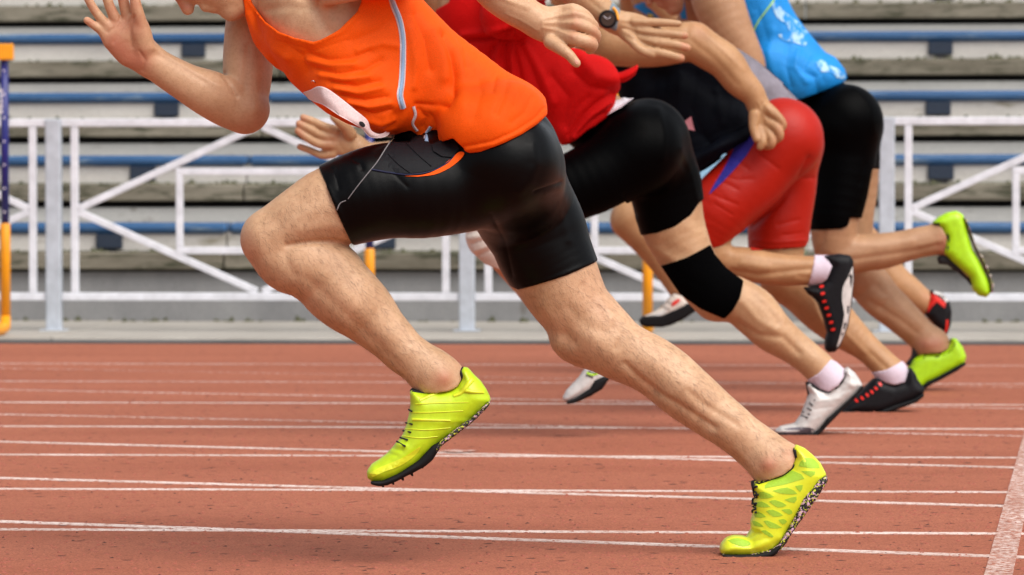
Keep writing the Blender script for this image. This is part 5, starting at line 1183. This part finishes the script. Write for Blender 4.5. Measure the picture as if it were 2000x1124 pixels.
V.wear(TC, [(1442, -100), (1438, 0), (1446, 20), (1458, 53), (1476, 92), (1490, 124), (1500, 180), (1530, 205), (1566, 193), (1608, 179), (1651, 160), (1657, 152), (1652, 136), (1634, 112), (1612, 95), (1592, 66), (1575, 40), (1560, 10), (1530, -60), (1500, -110)], 14.4)
vest4 = build(V, 'vest', BLUEC, r4, [([(1540, 90), (1535, 130), (1545, 170)], 7, -0.007), ([(1560, 100), (1552, 130), (1575, 160)], 6, 0.006), ([(1580, 110), (1565, 140), (1590, 150)], 5, -0.007), ([(1510, 60), (1500, 100), (1510, 150)], 8, 0.005), ([(1600, 130), (1610, 160)], 6, -0.004), ([(1480, 20), (1500, 80)], 8, -0.004)], it=3)
sheet('shoulder_strap', [[(1322, -40, 14.62), (1325, 0, 14.6), (1331, 38, 14.6)], [(1334, -40, 14.6), (1336, 0, 14.58), (1341, 38, 14.58)]], BLUEC, vest4, 0.004)
PRT = cloth_mat('pale_print', (0.42, 0.66, 0.85), 0.6, 0.0)
_n = PRT.node_tree.nodes; _l = PRT.node_tree.links; _b = _n['Principled BSDF']; _s = _b.inputs['Base Color'].links[0].from_socket
_t = noise(_n, _l, 32, 4, 0.7); _r = ramp(_n, _l, _t.outputs[0], [(0.46, 0.0), (0.58, 1.0)]); _l.new(mix(_n, _l, _r.outputs[0], (0.004, 0.25, 0.70), _s), _b.inputs['Base Color'])
for L in ([(1505, 10), (1515, 4), (1528, 20), (1548, 36), (1572, 54), (1577, 78), (1570, 90), (1552, 84), (1532, 80), (1520, 68), (1540, 66), (1536, 48), (1520, 38), (1512, 24)], [(1592, 125), (1604, 118), (1618, 128), (1636, 135), (1648, 145), (1648, 154), (1634, 152), (1622, 142), (1602, 140)]):
    patch('printed_splash', vest4, smooth2(L + [L[0]], 3)[:-1], PRT, vest4, 0.002, 6)
ribbon('green_seam', vest4, [(1512, 0), (1496, 22), (1480, 44), (1470, 66)], 2.5, NEONG, vest4, 0.002)
shM = shoe(r4, pM, [(1880, 424), (1890, 448), (1903, 484), (1918, 512), (1930, 540), (1934, 572), (1938, 574), (1937, 552), (1924, 518), (1904, 480), (1893, 448), (1886, 430)], [(1821, 436), (1836, 445), (1845, 464), (1843, 490)], None, 14.38, 0.050, 0.03, (NEONG, SPECK, LACE), vx=0.004,
           tongue=[(1830, 505), (1842, 494), (1862, 510), (1884, 530), (1896, 545), (1900, 562), (1888, 548), (1868, 530), (1850, 518), (1833, 516)])
for x, y in ((1914, 500), (1924, 520), (1931, 538), (1936, 556)):
    c = P(x, y, 14.36); tube('spike', [c, c + Vector((0.010, 0, -0.004))], [0.006, 0.002], BRACE, shM, 8)
shoe(r4, pO, [(1883, 706), (1864, 716), (1832, 733), (1808, 745), (1790, 760), (1740, 766), (1745, 770), (1772, 771), (1797, 765), (1812, 753), (1834, 742), (1867, 724), (1885, 711)], [(1799, 691), (1832, 688), (1848, 681), (1857, 662)], None, 14.52, 0.050, 0.03, (NEONG, BLK, LACE), vx=0.004, tongue=[(1782, 676), (1800, 690), (1784, 702), (1776, 716), (1768, 712), (1780, 696)])
shod(TC, pM, 14.38, tilt=0)
shod(TC, pO, 14.52, tilt=0)
body4 = build(dressed(B, TR, TC), 'body', SKIN4, r4, [
    ([(1608, 500), (1650, 510), (1720, 500), (1790, 490), (1830, 480)], 6, -0.006), ([(1660, 475), (1720, 480), (1780, 470)], 8, 0.004), ([(1800, 480), (1840, 470)], 5, 0.003),
    ([(1610, 450), (1604, 480), (1596, 500)], 6, -0.006), ([(1712, 560), (1740, 580), (1722, 600)], 8, -0.005), ([(1700, 590), (1750, 620), (1790, 650)], 7, -0.006), ([(1735, 570), (1780, 615), (1820, 650)], 8, 0.004), ([(1680, 590), (1720, 620)], 7, 0.003), ([(1835, 490)], 8, 0.004), ([(1812, 672)], 9, 0.005)],
    [([(1850, 470), (1845, 490)], 16, 0.35), ([(1805, 672), (1830, 672)], 14, 0.45), ([(1270, 5), (1310, 10)], 26, 0.45)], it=3)
H = B.sub(1210, -150, 1380, 40, 14.2, 14.8); hair(B, q4, 14.5, H, HAIRB, r4)
del B, TR, S, V

# ------------------------------------------------------------------ runner 5, farthest
r5 = empty('person', G(1340, 735), label='farthest runner, mostly hidden, wearing a red and black shoe, its heel behind the lime shoes', cat='person', group=GRP)
B = Field.px(1160, -180, 1880, 680, 15.4, 16.2, V2 * 1.15)
B.add([(1505, 290, 52, 15.72), (1505, 290, 52, 15.9)], k=0.03, n=1)
B.add([(1500, 300, 52, 15.72), (1400, 340, 42, 15.70), (1300, 400, 40, 15.68), (1232, 425, 38, 15.68)], k=0.02)
B.add([(1228, 432, 36, 15.68), (1262, 462, 37, 15.68), (1292, 505, 30, 15.68), (1322, 555, 24, 15.68), (1336, 585, 22, 15.68), (1300, 612, 16, 15.68)], k=0.012)
B.add([(1510, 310, 52, 15.9), (1590, 390, 46, 15.92), (1670, 462, 38, 15.92), (1712, 505, 36, 15.92)], k=0.02)
B.add([(1712, 508, 36, 15.92), (1740, 545, 35, 15.92), (1775, 570, 29, 15.92), (1800, 588, 25, 15.92), (1822, 600, 23, 15.92), (1835, 630, 18, 15.92)], k=0.012)
B.add([(1500, 280, 52, 15.8), (1440, 190, 56, 15.8), (1370, 100, 60, 15.8), (1310, 25, 64, 15.8), (1285, -20, 56, 15.8)], k=0.03, q=0.85)
B.add([(1240, -20, 32, 15.95), (1270, -50, 34, 15.8), (1275, -20, 32, 15.65)], k=0.04)
B.add([(1250, -50, 26, 15.8), (1215, -75, 26, 15.8)], k=0.02)
q5 = head(B, 1190, -100, 15.8, 525, (-0.8, 0.6))
TR = B.copy(); TC = B.copy()
B.add([(1275, -20, 30, 15.65), (1330, 40, 26, 15.6), (1370, 80, 24, 15.6), (1420, 150, 20, 15.6)], k=0.02)
B.add([(1240, -20, 30, 15.95), (1235, 60, 26, 16.0), (1225, 110, 22, 16.0), (1190, 60, 18, 16.0)], k=0.02)
S = B.sub(1350, 200, 1640, 420, 15.4, 16.1); S.join(TR, 0.005)
S.wear(TC, [(1350, 300), (1400, 240), (1520, 190), (1620, 250), (1640, 380), (1600, 420), (1500, 400), (1420, 400), (1330, 420), (1330, 340)], 15.8)
build(S, 'shorts', cloth_mat('pale_blue_shorts', (0.25, 0.45, 0.62)), r5)
V = B.sub(1230, -90, 1560, 260, 15.4, 16.1); V.join(TR, 0.007)
V.wear(TC, [(1244, 8), (1262, 4), (1290, -80), (1380, -60), (1500, 120), (1570, 250), (1480, 250), (1310, 60), (1285, 36), (1260, 28), (1238, 12)], 15.7)
vest5 = build(V, 'vest', BLUEC, r5)
patch('yellow_print', vest5, [(1266, 26), (1278, 30), (1285, 40), (1275, 40), (1266, 34)], NEONR, vest5, 0.003, 5)
shQ = shoe(r5, pQ, None, None, None, 15.92, 0.050, 0.03, (BLKU, BLK, LACE), vx=0.0045)
patch('red_panel', shQ, [(1814, 592), (1820, 572), (1832, 580), (1847, 592), (1845, 602), (1830, 590), (1820, 600), (1812, 612)], REDP, shQ, 0.001, 5)
ribbon('red_edge', shQ, [(1850, 625), (1849, 640), (1846, 650)], 4, REDP, shQ, 0.001); ribbon('white_heel', shQ, [(1824, 571), (1840, 577), (1850, 590)], 5, WHITEU, shQ, 0.001)
sR = [(1248, 626), (1256, 618), (1290, 614), (1310, 606), (1340, 592), (1364, 592), (1366, 602), (1338, 621), (1311, 635), (1293, 639), (1262, 639), (1250, 635)]
shR = shoe(r5, pR, sR, None, [[(1297, 601), (1308, 606)], [(1304, 590), (1314, 596)]], 15.68, 0.050, 0.028, (BRACE, BLK, LACE), vx=0.0045)
patch('red_panel', shR, [(1312, 592), (1324, 584), (1330, 586), (1322, 594), (1312, 600)], REDP, shR, 0.001, 5); patch('white_toe', shR, [(1262, 624), (1285, 612), (1302, 606), (1300, 612), (1280, 620)], WHITEU, shR, 0.001, 5)
shod(TC, pQ, 15.92, tilt=0)
shod(TC, pR, 15.68, tilt=0)
body5 = build(dressed(B, TR, TC), 'body', SKIN3, r5, [([(1270, 480), (1300, 540)], 6, -0.003)], [([(1812, 580)], 14, 0.3)], it=3)
H = B.sub(1110, -190, 1280, -10, 15.5, 16.1); hair(B, q5, 15.8, H, HAIRD, r5)
del B, TR, S, V
